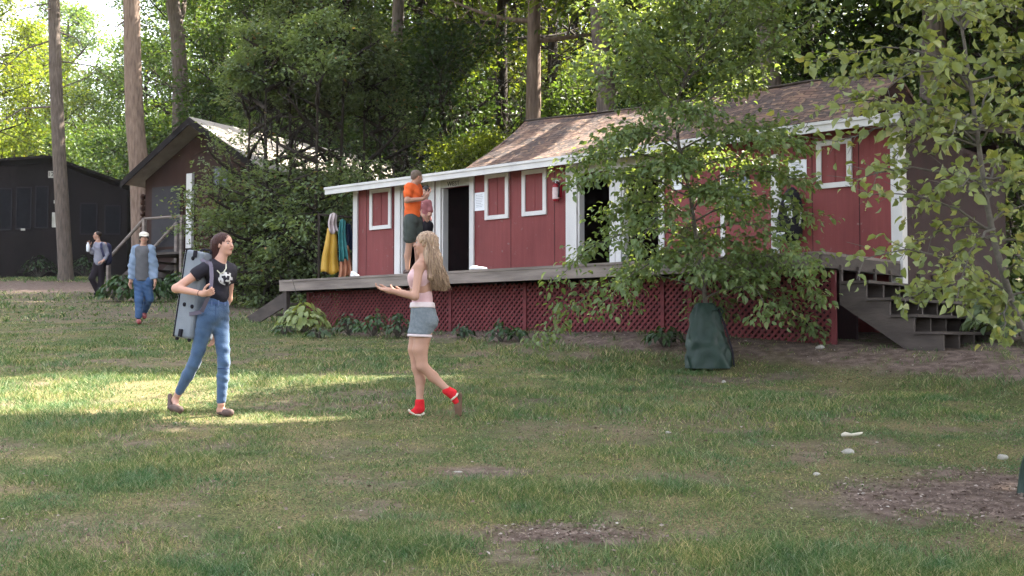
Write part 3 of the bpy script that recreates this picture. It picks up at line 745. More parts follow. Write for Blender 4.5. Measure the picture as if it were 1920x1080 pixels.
# ------------------------------------------------------------------ log cabin (behind the thicket)
A0 = P(360, 219, 32); A0z = A0[2]; RX = np.array([.873, -.487, 0]); RY = np.array([.487, .873, 0])
def FB(a, b, z): return np.array([A0[0], A0[1], EZ]) + RX * a + RY * b + np.array([0, 0, z])
def onB(px, py, b):
    d = ray(px, py); o = -(np.array([A0[0], A0[1], 0]) + RY * b); k = -np.dot(o, RY) / np.dot(d, RY); p = d * k + o
    return float(np.dot(p, RX)), float(d[2] * k)
ZR, ZE, HWD = 6.12, 4.5, 2.66
cab = empty("log_cabin", FB(0, 4, 1.2), "brown log cabin with a steep gable and sunlit roof half hidden by the green thicket", "cabin")
ex_ = lambda a0, a1, b0, b1, z0, z1, m, nm, par=None: (lambda t: (t.box(a0, a1, b0, b1, z0, z1, FB), t.build(nm, m, par or cab))[1])(MB())
B0_, B1_ = .5, 9.4; WW = 2.3
mb = MB(); mb.poly_prism([FB(-WW, B0_, .9), FB(WW, B0_, .9), FB(WW, B0_, ZE + .15), FB(0, B0_, ZR - .15), FB(-WW, B0_, ZE + .15)], RY, .12); mb.build("gable_wall", M['brown'], cab)
for sg in (-1, 1):
    mb = MB(); a = sg * WW
    mb.box(min(a, a - sg * .12), max(a, a - sg * .12), B0_ + .122, B1_, .9, ZE + .1, FB); mb.build("side_wall", M['brown'], cab)
def logs(a0, a1, z0, z1):
    mb = MB(); z = z0
    while z < z1:
        mb.tube([FB(a0, B0_ - .02, z), FB(a1, B0_ - .02, z)], .085, 8); z += .165
    return mb.build("log_siding", M['log'], cab, True)
logs(onB(374, 400, .5)[0], WW + .12, 1.2, 4.3)
logs(-WW - .1, onB(270, 400, .5)[0], 1.2, 4.3)
mb = MB(); a, _ = onB(276, 400, .5); b, _ = onB(345, 400, .5); mb.box(a, b, B0_ - .05, B0_ - .003, 2.38, 4.45, FB); mb.build("door_surround", M['brown'], cab)
a, z1 = onB(287, 352, .45); b, z0 = onB(338, 478, .45); mb = MB(); mb.box(a, b, B0_ - .09, B0_ - .053, 2.4, z1, FB); dr = mb.build("door", M['doorgrey'], cab)
for zz in (3.5, 2.6):
    mb = MB(); mb.box(a + .02, b - .02, B0_ - .10, B0_ - .091, zz, zz + .07, FB); mb.build("door_rail", M['brown'], dr)
a, z1 = onB(351, 326, .4); b, z0 = onB(359.5, 465, .4); mb = MB(); mb.box(a, b, B0_ - .13, B0_ - .03, z0, z1, FB); mb.build("white_post_board", M['white'], cab)
a, z1 = onB(402, 314, .4); b, z0 = onB(430, 352, .4); mb = MB(); mb.box(a, b, B0_ - .13, B0_ - .106, z0, z1, FB); wf = mb.build("window", M['doorgrey'], cab)
mb = MB(); mb.box(a + .05, (a + b) / 2 - .02, B0_ - .14, B0_ - .131, z0 + .05, z1 - .05, FB); mb.box((a + b) / 2 + .02, b - .05, B0_ - .14, B0_ - .131, z0 + .05, z1 - .05, FB); mb.build("curtained_pane", mat('curtain_pane', (.12, .12, .19), (.2, .19, .27), scale=3, stretch=(6, 6, .4), rough=.4), wf)
# roof
for sg, nm in ((-1, "roof_slope"), (1, "roof_slope")):
    V = [FB(0, -.1, ZR), FB(0, 9.85, ZR), FB(sg * HWD, 9.85, ZE), FB(sg * HWD, -.1, ZE)]; n = np.array([0, 0, .09])
    V = V + [v + n for v in V]; L_ = 3.1
    UVc = [(0, 0), (9.9, 0), (9.9, L_), (0, L_)] * 2
    me = bpy.data.meshes.new(nm); off = wloc(cab)
    me.from_pydata([tuple(v - off) for v in V], [], [(0, 1, 2, 3), (7, 6, 5, 4), (0, 4, 5, 1), (1, 5, 6, 2), (2, 6, 7, 3), (3, 7, 4, 0)])
    uv = me.uv_layers.new(name="UVMap")
    for lp in me.loops: uv.data[lp.index].uv = UVc[lp.vertex_index]
    link_mesh(nm, me, mat('pale_shingles', (.28, .25, .22), (.44, .39, .34), rough=.9, scale=2.5, bump=.5, bscale=9), cab)  # pale shingle tone, mottled by noise
for sg in (-1, 1):
    mb = MB(); mb.poly_prism([FB(0, -.13, ZR + .07), FB(sg * HWD, -.13, ZE + .07), FB(sg * HWD, -.13, ZE - .13), FB(0, -.13, ZR - .14)], RY, .028); mb.build("barge_board", M['black'], cab)
# landing and steps
lnd = empty("cabin_porch_steps", FB(-1, -.4, 1.3), "small grey wooden porch steps with slanted handrails leading up to the log cabin door", "steps")
aL = onB(292, 440, -.5)[0]; aR = onB(362, 440, -.5)[0]; ZL = 2.38
mb = MB(); mb.box(aL, aR + .05, -.9, .36, ZL - .06, ZL, FB); mb.build("landing_boards", M['deckdark'], lnd)
aB = aL - 1.55
for k in range(5):
    z = ZL - .2 * (k + 1); a = aL - .28 * (k + 1); mb = MB(); mb.box(a, a + .3, -.85, .3, z - .04, z, FB); mb.build("tread", M['deckdark'], lnd)
for b_ in (-.9, .3):
    mb = MB(); mb.poly_prism([FB(aL, b_, ZL), FB(aL, b_, ZL - .3), FB(aB, b_, ZL - 1.35), FB(aB - .1, b_, ZL - 1.1)], RY, .045); mb.build("stringer", M['deckdark'], lnd)
    mb = MB(); mb.tube([FB(aL - .02, b_, ZL + .95), FB(aB, b_, ZL - .22)], .045, 6); mb.build("handrail", M['deck'], lnd)
    for a, z0, z1 in ((aL - .02, .9, ZL + .93), (aB + .16, .9, ZL - .12)):
        mb = MB(); mb.box(a - .045, a + .045, b_ - .045, b_ + .045, z0, z1, FB); mb.build("rail_post", M['deck'], lnd)
mb = MB(); mb.tube([FB(aL, -.9, ZL + .95), FB(aR, -.9, ZL + .95)], .035, 6); mb.build("handrail", M['deck'], lnd)
for a in (aR - .02,):
    mb = MB(); mb.box(a - .04, a + .04, -.94, -.86, .9, ZL + .93, FB); mb.build("rail_post", M['deck'], lnd)

# dark cabin at the far left
KX = unit(np.array([1.0, .10, 0])); KY = np.array([-KX[1], KX[0], 0]); K0 = P(95, 295, 45)
def FK(a, b, z): return np.array([K0[0], K0[1], EZ]) + KX * a + KY * b + np.array([0, 0, z])
def onK(px, py, b):
    d = ray(px, py); o = -(np.array([K0[0], K0[1], 0]) + KY * b); k = -np.dot(o, KY) / np.dot(d, KY); p = d * k + o
    return float(np.dot(p, KX)), float(d[2] * k)
dk = empty("dark_cabin", FK(0, 2, 2.2), "very dark low-pitched cabin with number plate at the far left of the lawn", "cabin")
zr = onK(95, 297, 0)[1]; aRt, zRt = onK(246, 350, 0); aLt = -4.6; zLt = onK(0, 303, 0)[1] - .25
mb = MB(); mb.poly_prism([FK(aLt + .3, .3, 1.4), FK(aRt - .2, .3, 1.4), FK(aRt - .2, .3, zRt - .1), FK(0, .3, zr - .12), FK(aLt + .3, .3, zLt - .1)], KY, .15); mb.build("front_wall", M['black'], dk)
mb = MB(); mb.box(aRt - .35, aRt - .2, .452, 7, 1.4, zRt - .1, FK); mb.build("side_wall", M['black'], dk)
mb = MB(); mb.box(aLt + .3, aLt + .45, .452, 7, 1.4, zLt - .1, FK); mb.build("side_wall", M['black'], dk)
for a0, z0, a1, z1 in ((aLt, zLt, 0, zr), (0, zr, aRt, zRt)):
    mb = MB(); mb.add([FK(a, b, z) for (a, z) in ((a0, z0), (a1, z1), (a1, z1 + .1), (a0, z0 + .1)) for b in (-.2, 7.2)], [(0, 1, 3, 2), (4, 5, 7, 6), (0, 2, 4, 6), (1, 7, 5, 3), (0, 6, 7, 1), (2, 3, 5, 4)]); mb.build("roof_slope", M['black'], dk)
Mfr = mat('dim_frame_paint', (.016, .014, .018), rough=.8); Mscr = mat('dark_fly_screen', (.008, .008, .010), (.012, .012, .015), rough=.95, spec=.1)
for p0, p1, y0, y1 in ((-20, 22, 352, 432), (30, 58, 350, 430), (66, 90, 348, 428), (150, 182, 380, 440), (196, 226, 384, 440)):
    a, z1 = onK(p0, y0, .27); b, z0 = onK(p1, y1, .27); t = MB()
    t.box(a, b, .27, .297, z0, z0 + .05, FK); t.box(a, b, .27, .297, z1 - .05, z1, FK); t.box(a, a + .05, .27, .297, z0 + .05, z1 - .05, FK); t.box(b - .05, b, .27, .297, z0 + .05, z1 - .05, FK)
    fr = t.build("screen_frame", Mfr, dk); t = MB(); t.box(a + .05, b - .05, .283, .297, z0 + .05, z1 - .05, FK); t.build("screen_pane", Mscr, fr)
a, z1 = onK(89.5, 320, .2); b, z0 = onK(105, 333, .2); t = MB(); t.box(a, b, .27, .297, z0, z1, FK); pl = t.build("number_plate", M['grime'], dk)
text("120", .24, FK((a + b) / 2, .268, (z0 + z1) / 2), KX, (0, 0, 1), M['ink'], pl, "digits")
for p0, p1, y0, y1 in ((97, 104, 398, 426), (38, 46, 428, 432), (100, 106, 375, 381)):
    a, z1 = onK(p0, y0, .2); b, z0 = onK(p1, y1, .2); t = MB(); t.box(a, b, .25, .297, z0, z1, FK); t.build("wall_fitting", M['grime'], dk)

# ------------------------------------------------------------------ woods
def tree_mesh(height, crown_lo, radius, nleaf_per, leafL, kids=7, lvl=2, trunk_r=.22, top=.06, up=.18, sig=.42, flat=.35, barkm=None, seed=1, lean=(0, 0), mat_leaf=None, shape=0.0, nlimb=18, thin=None):
    """returns (trunk mesh, crown mesh) with the base at the origin"""
    random.seed(seed); mb = MB(); tips = []
    pts = [np.array([lean[0] * t + .12 * math.sin(3 * t + seed) * t, lean[1] * t, -.4 + (height + .4) * t]) for t in np.linspace(0, 1, 9)]
    rad = [trunk_r * (1.25 if i == 0 else 1) * (1 - i / 8) + top for i in range(9)]
    mb.tube(pts, rad, 9, cap=False)
    for k in range(nlimb):
        t = k / (nlimb - 1); z = crown_lo + (height * .97 - crown_lo) * t
        if thin and thin[0] < z < thin[1] and k % 3: continue
        f = z / height * 8; i = min(7, int(f)); q = pts[i] + (pts[i + 1] - pts[i]) * (f - i)
        a = k * 2.4 + seed; prof = math.sin(math.pi * (.18 + .75 * t)) ** .7 * (1 - shape * t)
        L_ = radius * prof * random.uniform(.75, 1.1)
        grow(mb, q, (math.cos(a), math.sin(a), .15 + .6 * t), L_, .05 + .03 * radius / 4, 0, lvl, tips, kids=kids, up=up, seg=5, spread=.9, n=5, minr=.003 if thin else .008)
    kf = None
    V, l, s = tips_leaves(tips, nleaf_per, sig, leafL, leafL * .62, flat=flat, keep=kf)
    random.seed(seed + 5)
    me = bpy.data.meshes.new("trunk"); me.from_pydata(mb.v, [], mb.f); me.polygons.foreach_set("use_smooth", [True] * len(mb.f)); me.materials.append(barkm or M['barkdark']); me.update()
    mc = bpy.data.meshes.new("crown"); mc.vertices.add(len(V)); mc.vertices.foreach_set("co", V.astype(np.float32).ravel()); mc.loops.add(len(l)); mc.loops.foreach_set("vertex_index", l.astype(np.int32))
    mc.polygons.add(len(s)); mc.polygons.foreach_set("loop_start", s.astype(np.int32)); mc.materials.append(mat_leaf or LM['mid']); mc.update(calc_edges=True)
    return me, mc
def put_tree(name, meshes, x, y, label, cat, group, sc=1.0, rot=0, leaf=None, bark=None, sz=None, dz=0):
    o = empty(name, (x, y, float(gz(x, y)) - .05 + dz), label, cat, group)
    for nm, me in zip(("trunk", "crown"), meshes):
        if me is None: continue
        c = bpy.data.objects.new(nm, me); C.objects.link(c); c.parent = o
        m_ = {'crown': leaf, 'trunk': bark}[nm]
        if m_ is not None: c.material_slots[0].link = 'OBJECT'; c.material_slots[0].material = m_
    o.rotation_euler = (0, 0, rot); o.scale = (sc, sc, sz or sc)
    return o
TM = [tree_mesh(15, 2.6, 4.6, 7, .20, seed=3), tree_mesh(13, 2.0, 4.2, 7, .19, seed=8), tree_mesh(16, 3.5, 4.4, 7, .20, seed=14)]
TM.append(tree_mesh(17, 7.2, 4.6, 7, .20, seed=19, trunk_r=.22))
TB = tree_mesh(6.5, .5, 2.8, 8, .15, kids=6, trunk_r=.06, top=.02, seed=21, nlimb=14)
WG = "woodland trees behind the camp buildings"
def at_px(px, D): return (px - 960) / FPX * D, D
specs = [  # px, depth, mesh, scale, leaf, label
 (998, 31, 3, 1.0, 'bright', "tall forest tree with a pale brown trunk rising above the red shingled roof's left end", 'barkred'),
 (941, 35, 3, .95, 'bright', "thinner dark-trunked forest tree just left of the pale trunk above the red roof", None),
 (1040, 39, 3, 1.0, 'bright', "slim dark forest trunk just right of the pale trunk above the red roof", None),
 (1078, 41, 3, .95, 'bright', "slender forest tree with yellow-green leaves second right of the pale trunk", None),
 (1200, 34, 1, 1.0, 'mid', "green forest tree behind the middle of the red house roof", None),
 (1360, 31, 0, .95, 'dark', "dark forest tree behind the red roof, above the sapling's top", None),
 (1520, 30, 2, .95, 'dark', "dark forest tree behind the right half of the red roof", None),
 (1690, 29, 1, 1.0, 'dark', "very dark forest tree behind the red house's right corner", None),
 (1880, 30, 0, 1.0, 'mid', "green forest tree at the upper right behind the leaning young tree", None),
 (2080, 31, 2, 1.0, 'dark', "dark forest tree standing at the right edge of the picture", None),
 (1290, 46, 2, 1.1, 'bright', "bright backlit forest tree deep behind the middle of the red roof", None),
 (1450, 48, 0, 1.1, 'mid', "forest tree deep behind the red roof, right of the sapling's stem", None),
 (1640, 46, 1, 1.15, 'bright', "yellow-green backlit forest tree deep behind the house's right end", None),
 (1830, 47, 2, 1.1, 'mid', "forest tree deep in the woods at the upper right", None),
 (860, 45, 2, 1.1, 'mid', "forest tree above the gap between log cabin and red house", None),
 (790, 46, 0, 1.0, 'mid', "dark broad forest tree behind the log cabin's right roof end", None),
 (690, 50, 1, 1.15, 'mid', "forest tree deep behind the thicket's right half", None),
 (600, 43, 2, .95, 'mid', "dark forest tree behind the middle of the thicket", None),
 (500, 47, 0, 1.0, 'mid', "forest tree behind the log cabin ridge", None),
 (415, 52, 1, 1.1, 'mid', "dark forest tree right of the third trunk on the left", None),
 (950, 58, 0, 1.3, 'bright', "bright forest tree far behind the pale trunk", None),
 (1150, 60, 2, 1.25, 'bright', "bright forest tree far behind the left part of the red roof", None),
 (-60, 50, 1, .95, 'bright', "sunlit yellow-green tree at the left edge above the dark cabin", None),
 (45, 66, 0, .95, 'bright', "sunlit tree between the left edge and the first tall trunk", None),
 (150, 88, 2, .95, 'mid', "pale hazy tree far off between the two tall pine trunks", None),
 (215, 80, 1, .85, 'mid', "hazy rounded tree just left of the second tall trunk", None),
 (300, 90, 0, .95, 'mid', "hazy tree far off right of the second tall trunk", None),
 (390, 76, 2, 1.1, 'mid', "tree far off behind the log cabin gable", None),
 (90, 95, 1, 1.15, 'mid', "farthest hazy tree left of the first tall trunk", None),
 (268, 72, 1, 1.15, 'mid', "hazy tree behind the thick reddish pine trunk", None),
 (120, 105, 0, 1.6, 'mid', "tall pale tree farthest back behind the slim grey pine", None),
 (330, 64, 2, 1.05, 'mid', "green tree behind the forked third trunk", None),
 (800, 70, 1, 1.5, 'mid', "large tree far back between the two buildings", None),
 (560, 72, 2, 1.5, 'mid', "large tree far back above the thicket", None),
 (1000, 75, 1, 1.7, 'mid', "large tree far back above the red roof's left end", None),
 (1300, 75, 0, 1.7, 'mid', "large tree far back above the red roof's middle", None),
 (1600, 72, 2, 1.7, 'dark', "large dark tree far back above the red roof's right end", None),
 (1900, 70, 1, 1.7, 'mid', "large tree far back at the right edge", None)]
for i, (px, D, k, sc, lf, lab, bk) in enumerate(specs):
    x, y = at_px(px, D)
    put_tree("forest_tree", TM[k], x, y, lab, "tree", WG, sc, i * 1.7, LM[lf], M[bk] if bk else None)
# understory
us = [(905, 30, 'lime', "yellow-green sunlit shrub just above the left end of the red roof"), (840, 33, 'dark', "dark shrub left of the red roof's left slope"), (780, 33, 'dark', "dark shrub behind the red house's flat left end"),
      (1130, 36, 'mid', "green shrub behind the red roof, left of the sapling"), (1260, 35, 'bright', "shrub behind the red roof at the sapling's stem"), (1400, 36, 'dark', "dark shrub behind the red roof right of the sapling's stem"),
      (1560, 34, 'dark', "dark shrub behind the right half of the red roof"), (1760, 27, 'dark', "dark shrub pressing on the red house's right roof end"), (1870, 24, 'dark', "dark shrub beyond the steps at the right"),
      (1990, 22, 'mid', "green shrub at the right edge beyond the steps"), (300, 52, 'dark', "dark shrub behind the log cabin's left roof edge"), (225, 56, 'dark', "dark shrub between the two left cabins"), (150, 62, 'mid', "shrub behind the dark cabin's right roof slope"),
      (60, 58, 'mid', "shrub behind the dark cabin's ridge"), (-20, 56, 'bright', "sunlit shrub behind the dark cabin at the left edge"), (700, 42, 'dark', "dark shrub behind the log cabin's far roof end"), (450, 46, 'dark', "dark shrub behind the log cabin"), (1020, 46, 'mid', "shrub among the trunks above the red roof")]
for i, (px, D, lf, lab) in enumerate(us):
    x, y = at_px(px, D); put_tree("understory_shrub", TB, x, y, lab, "shrub", "understory shrubs behind the buildings", .62 if lf == 'lime' else .95 + .2 * random.random(), i * 2.1, LM[lf])
# deep woods as one mass
def deep_woods():
    n = 70000; x = rng.uniform(-75, 75, n); y = 100 + rng.uniform(0, 22, n)
    base = gz(x, y); top = 10 + 7 * fbm(x * .09, y * .09, 61) + 8 * sst((x + 22) / 12)
    z = base + rng.random(n) ** .8 * top
    c = np.stack([x, y, z], -1); k = fbm(x * .35, z * .35, 67) > .38; c = c[k]
    V, l, s = leaves(c, rnd(len(c)), rnd(len(c)) + np.array([0, -.4, .6]), rng.uniform(.6, 1.3, len(c)), rng.uniform(.4, .8, len(c)))
    tag(np_mesh("deep_woods", V, l, s, LM['mid']), "far-off green woods closing the view behind the trees", "woods", kind="stuff")
deep_woods()

# three tall trunks at the left
def tall_trunk(pxs, D, r, m, label, branches, seed, crown=True):
    b = P(pxs[-1][0], pxs[-1][1], D); b[2] = float(gz(b[0], b[1]))
    o = empty("pine_tree", b, label, "tree")
    pts = [b - np.array([0, 0, .3]), b + np.array([0, 0, .35])] + [P(px, py, D) for px, py in pxs[::-1][1:]]
    d = unit(pts[-1] - pts[-2]); pts += [pts[-1] + d * 3, pts[-1] + d * 7]
    mb = MB(); n = len(pts); mb.tube(pts, [r * 1.35, r * 1.05] + [r * (1 - .45 * i / n) for i in range(n - 3)] + [r * .2], 14, cap=False); mb.build("trunk", m, o, True)
    random.seed(seed)
    for (x0, y0, x1, y1, rr) in branches:
        p0 = P(x0, y0, D); p1 = P(x1, y1, D - random.uniform(-1.5, 1.5)); mid = (p0 + p1) / 2 + np.array([0, 0, -.25 if y1 < y0 else .3])
        mb = MB(); mb.tube([p0, mid, p1], [rr, rr * .7, rr * .25], 6, cap=False)
        for k in range(5):
            t = .35 + .13 * k; q = p0 * (1 - t) + p1 * t; mb.tube([q, q + np.array([random.uniform(-.5, .5), random.uniform(-.4, .4), random.uniform(-.5, .2)])], [rr * .3, .006], 4, cap=False)
        mb.build("branch", m, o, True)
    if crown:
        tips = []
        mb = MB()
        for k in range(16):
            a = k * 2.4; q = pts[-2] + (pts[-1] - pts[-2]) * (k / 16 * 1.0) - d * 1.2
            grow(mb, q, (math.cos(a), math.sin(a), .1), 3.2 - k * .1, .05, 0, 1, tips, kids=6, n=5)
        mb.build("crown_limbs", m, o); V, l, s = tips_leaves(tips, 40, .35, .22, .05, flat=.5, horiz=.3); np_mesh("crown", V, l, s, LM['cedar'], o)
    return o
tall_trunk([(100, -30), (104, 130), (110, 270), (117, 400), (123, 523)], 42, .25, M['bark'], "slim grey pine with bare broken branches in front of the dark cabin, leftmost tall trunk",
           [(98, 75, -5, 140, .035), (100, 200, -10, 235, .045), (112, 60, 175, 115, .03), (113, 115, 225, 160, .03), (114, 165, 215, 100, .025), (106, 12, 62, 2, .03), (104, 112, 66, 110, .03), (98, 5, -20, 60, .025)], 5)
tall_trunk([(246, -30), (249, 130), (253, 230), (262, 330), (268, 420)], 41, .34, M['barkred'], "thick reddish-brown pine trunk rising behind the gap between the two left cabins", [(232, 40, 205, 36, .03)], 6)
tall_trunk([(318, -30), (333, 60), (338, 150), (340, 330)], 47, .31, M['bark'], "grey forked trunk rising behind the log cabin roof, third tall trunk from the left", [(333, 50, 352, -25, .17)], 7)

# thicket of small trees in front of the log cabin
TC = [tree_mesh(6.4, .5, 1.9, 6, .105, kids=5, trunk_r=.05, top=.012, up=.02, sig=.20, flat=.22, seed=31, mat_leaf=LM['cedar'], shape=.35, nlimb=30, thin=(2.7, 4.9)),
      tree_mesh(7.6, .8, 1.7, 6, .105, kids=5, trunk_r=.055, top=.012, up=.0, sig=.20, flat=.22, seed=37, mat_leaf=LM['cedar'], shape=.3, nlimb=30, thin=(2.7, 4.9))]
tk = [(458, 27.2, 0, .88, "leftmost small grey-green tree of the thicket beside the log cabin door"), (492, 28.6, 1, .92, "second small tree from the left in the thicket"), (500, 26.8, 0, 1.05, "low bushy small tree in front of the log cabin wall"),
      (545, 28.3, 1, 1.05, "small tree in the middle of the thicket"), (590, 26.5, 0, 1.0, "small tree of the thicket behind the deck's left steps"), (635, 28.4, 1, 1.05, "thin dark-stemmed small tree behind the hanging cloths"),
      (680, 29.4, 0, 1.02, "small tree at the thicket's right end over the red house's flat roof end"), (715, 30.2, 1, .95, "rightmost small tree of the thicket, slightly reddish"), (520, 29.4, 1, .9, "back small tree of the thicket over the log cabin eave"), (612, 29.8, 0, .95, "back small tree of the thicket before the cabin's far eave")]
for i, (px, D, k, sc, lab) in enumerate(tk):
    x, y = at_px(px, D); put_tree("thicket_tree", TC[k], x, y, lab, "small tree", "small trees of the thicket by the log cabin", sc, i * 1.3, None, None, sc * random.uniform(.95, 1.08))
def carve(o, targets):
    c = [ch for ch in o.children if ch.name.startswith("crown")][0]; me = c.data; n = len(me.vertices)
    V = np.empty(n * 3, dtype=np.float32); me.vertices.foreach_get("co", V); V = V.reshape(-1, 4, 3); cen = V.mean(1)
    a = o.rotation_euler.z; ca, sa = math.cos(a), math.sin(a); sc = np.array(o.scale)
    q = cen * sc; wq = np.stack([q[:, 0] * ca - q[:, 1] * sa, q[:, 0] * sa + q[:, 1] * ca, q[:, 2]], -1) + np.array(o.location)
    bad = np.zeros(len(q), dtype=bool)
    for (t, r_) in targets:
        d = wq - t; al = d @ SUNV; pr = np.linalg.norm(d - al[:, None] * SUNV, axis=1)
        bad |= (al > r_ * .6) & (pr < r_ * (.8 + .5 * fbm(wq[:, 0] * 2, wq[:, 2] * 2, 91)))
    if o.name.startswith('thicket'):
        zz = wq[:, 2] + .5 * (fbm(wq[:, 0] * 1.3, wq[:, 1] * 1.3, 93) - .5)
        bad |= (zz > 5.75) & (zz < 7.6) & (fbm(wq[:, 0] * 2.5, wq[:, 2] * 2.5, 97) < .56)
    if bad.sum() < 40: return
    K = V[~bad].reshape(-1, 3); N_ = len(K) // 4; k = np.arange(N_)[:, None] * 4
    f = np.concatenate([k + np.array([[0, 1, 2]]), k + np.array([[0, 2, 3]])], 1).ravel()
    nm = bpy.data.meshes.new("crown"); nm.vertices.add(len(K)); nm.vertices.foreach_set("co", K.ravel()); nm.loops.add(len(f)); nm.loops.foreach_set("vertex_index", f.astype(np.int32))
    nm.polygons.add(2 * N_); nm.polygons.foreach_set("loop_start", (np.arange(2 * N_) * 3).astype(np.int32)); nm.materials.append(me.materials[0]); nm.update(calc_edges=True)
    mt = c.material_slots[0].material; c.data = nm; c.material_slots[0].link = 'OBJECT'; c.material_slots[0].material = mt
TG = [(np.array([-.9, 31, 6.0 + EZ - 1.2]), 1.5), (P(1070, 110, 36), 2.6), (P(1110, 200, 34), 1.6), (P(860, 215, 34), 1.5), (P(1500, 90, 31), 1.3), (P(640, 80, 36), 1.0)] + [(FB(1.3, b_, 5.5), 1.15) for b_ in (.6, 2.2, 4, 6, 8)]
for o_ in [o for o in C.objects if o.get("category") in ("tree", "shrub", "small tree") and o.name.split('.')[0] in ("forest_tree", "understory_shrub", "thicket_tree")]: carve(o_, TG)
# off-frame shade trees (their shadow lies over the lawn)
def shade_tree(x, y, h, lo, R, label, i, n=8500, lf='mid', grp="tall trees to the right whose crowns shade the lawn"):
    gzz = float(gz(x, y)); o = empty("shade_tree", (x, y, gzz), label, "tree", grp)
    random.seed(100 + i); mb = MB(); tips = []
    pts = [np.array([x + .2 * math.sin(k + i), y, gzz - .3 + (h + .3) * k / 7]) for k in range(8)]
    mb.tube(pts, [.32 * (1 - k / 8.5) for k in range(8)], 10, cap=False)
    i0 = int(math.ceil((lo + 1.2) / h * 7))
    for k in range(12):
        a = k * 2.4 + i; q = pts[min(7, i0 + k // 4)]; mb.tube([q, q + np.array([math.cos(a), math.sin(a), .45]) * R * .5, q + np.array([math.cos(a), math.sin(a), .5]) * R * .85], [.07, .04, .015], 5, cap=False)
    mb.build("trunk", M['bark'], o, True)
    u = rnd(n); u = unit(u) * (rng.random(n)[:, None] ** .45)
    c = np.array([x, y, gzz + (lo + h + 1) / 2]) + u * np.array([R, R, (h + 1 - lo) / 2])
    nn = fbm(c[:, 0] * .8 + i, c[:, 1] * .8 + c[:, 2] * .5, 71); c = c[nn > .26]
    c = c[lit_keep(c)]
    # light reaches the left part of the shingled roof
    t = (c[:, 2] - (EZ + 3.6)) / SUNV[2]; rx = c[:, 0] - t * SUNV[0] + .1; ry = c[:, 1] - t * SUNV[1] - 20.6
    s_ = rx * EX[0] + ry * EX[1]; w_ = rx * EY[0] + ry * EY[1]
    for (tt, r_) in TG:
        d_ = c - tt; al = d_ @ SUNV; c_bad = np.linalg.norm(d_ - al[:, None] * SUNV, axis=1) < r_; c = c[~c_bad]
    t = (c[:, 2] - (EZ + 3.6)) / SUNV[2]; rx = c[:, 0] - t * SUNV[0] + .1; ry = c[:, 1] - t * SUNV[1] - 20.6
    s_ = rx * EX[0] + ry * EX[1]; w_ = rx * EY[0] + ry * EY[1]
    lit = (np.abs(s_ - .9) < 2.3) & (np.abs(w_ - .75) < .75) & (fbm(rx * 1.4, ry * 1.4, 77) > .34)
    c = c[~lit]
    V, l, s = leaves(c, rnd(len(c)), rnd(len(c)) + np.array([0, 0, .9]), .36 * rng.uniform(.7, 1.3, len(c)), .25)
    np_mesh("crown", V, l, s, LM[lf], o)
k = 0
for (x, y, h, lo, R) in [(9, 10.5, 14, 8.2, 4.6), (15, 13, 16, 7.5, 5.2), (13.2, 18.5, 15, 2.8, 4.8), (19, 22, 17, 4, 5.5), (8.2, 5.0, 13, 7.5, 4.2), (14, 7, 15, 7.0, 5.0), (7.5, 1.0, 13, 8, 4.5), (21, 14, 18, 7.5, 5.5), (16.5, 26, 17, 6.5, 5.0), (-2, 1.0 - 4.5, 12, 7.5, 4.0), (9.2, 15.2, 15.5, 9.4, 5.2), (24, 28, 18, 6, 5.5), (13.0, 24.0, 15.5, 8.5, 5.0)]:
    if y > 0 or True:
        if (x, y) == (-2, -3.5): continue
        shade_tree(x, y, h, lo, R, "tall tree with a high spreading crown standing right of the lawn", k); k += 1

shade_tree(5.2, 23.9, 15, 7.6, 5.2, "tall high-crowned tree close behind the red house, above its right half", 31, 14000, 'mid', None)  # added to shade the back of the lawn, crowns above the view
shade_tree(2.1, 26.3, 15.5, 7.6, 5.2, "tall high-crowned tree close behind the red house, above its left half", 32, 9000, 'mid', None)
shade_tree(8.2, 21.8, 15, 5.6, 5.4, "tall tree close behind the red house's right end, above the far door", 34, 12000, 'mid', None)  # added for more shade on the lawn behind
shade_tree(-3.2, 33.5, 15, 8.5, 4.5, "tall tree in the gap between the log cabin and the red house", 33, 7000, 'mid', None)
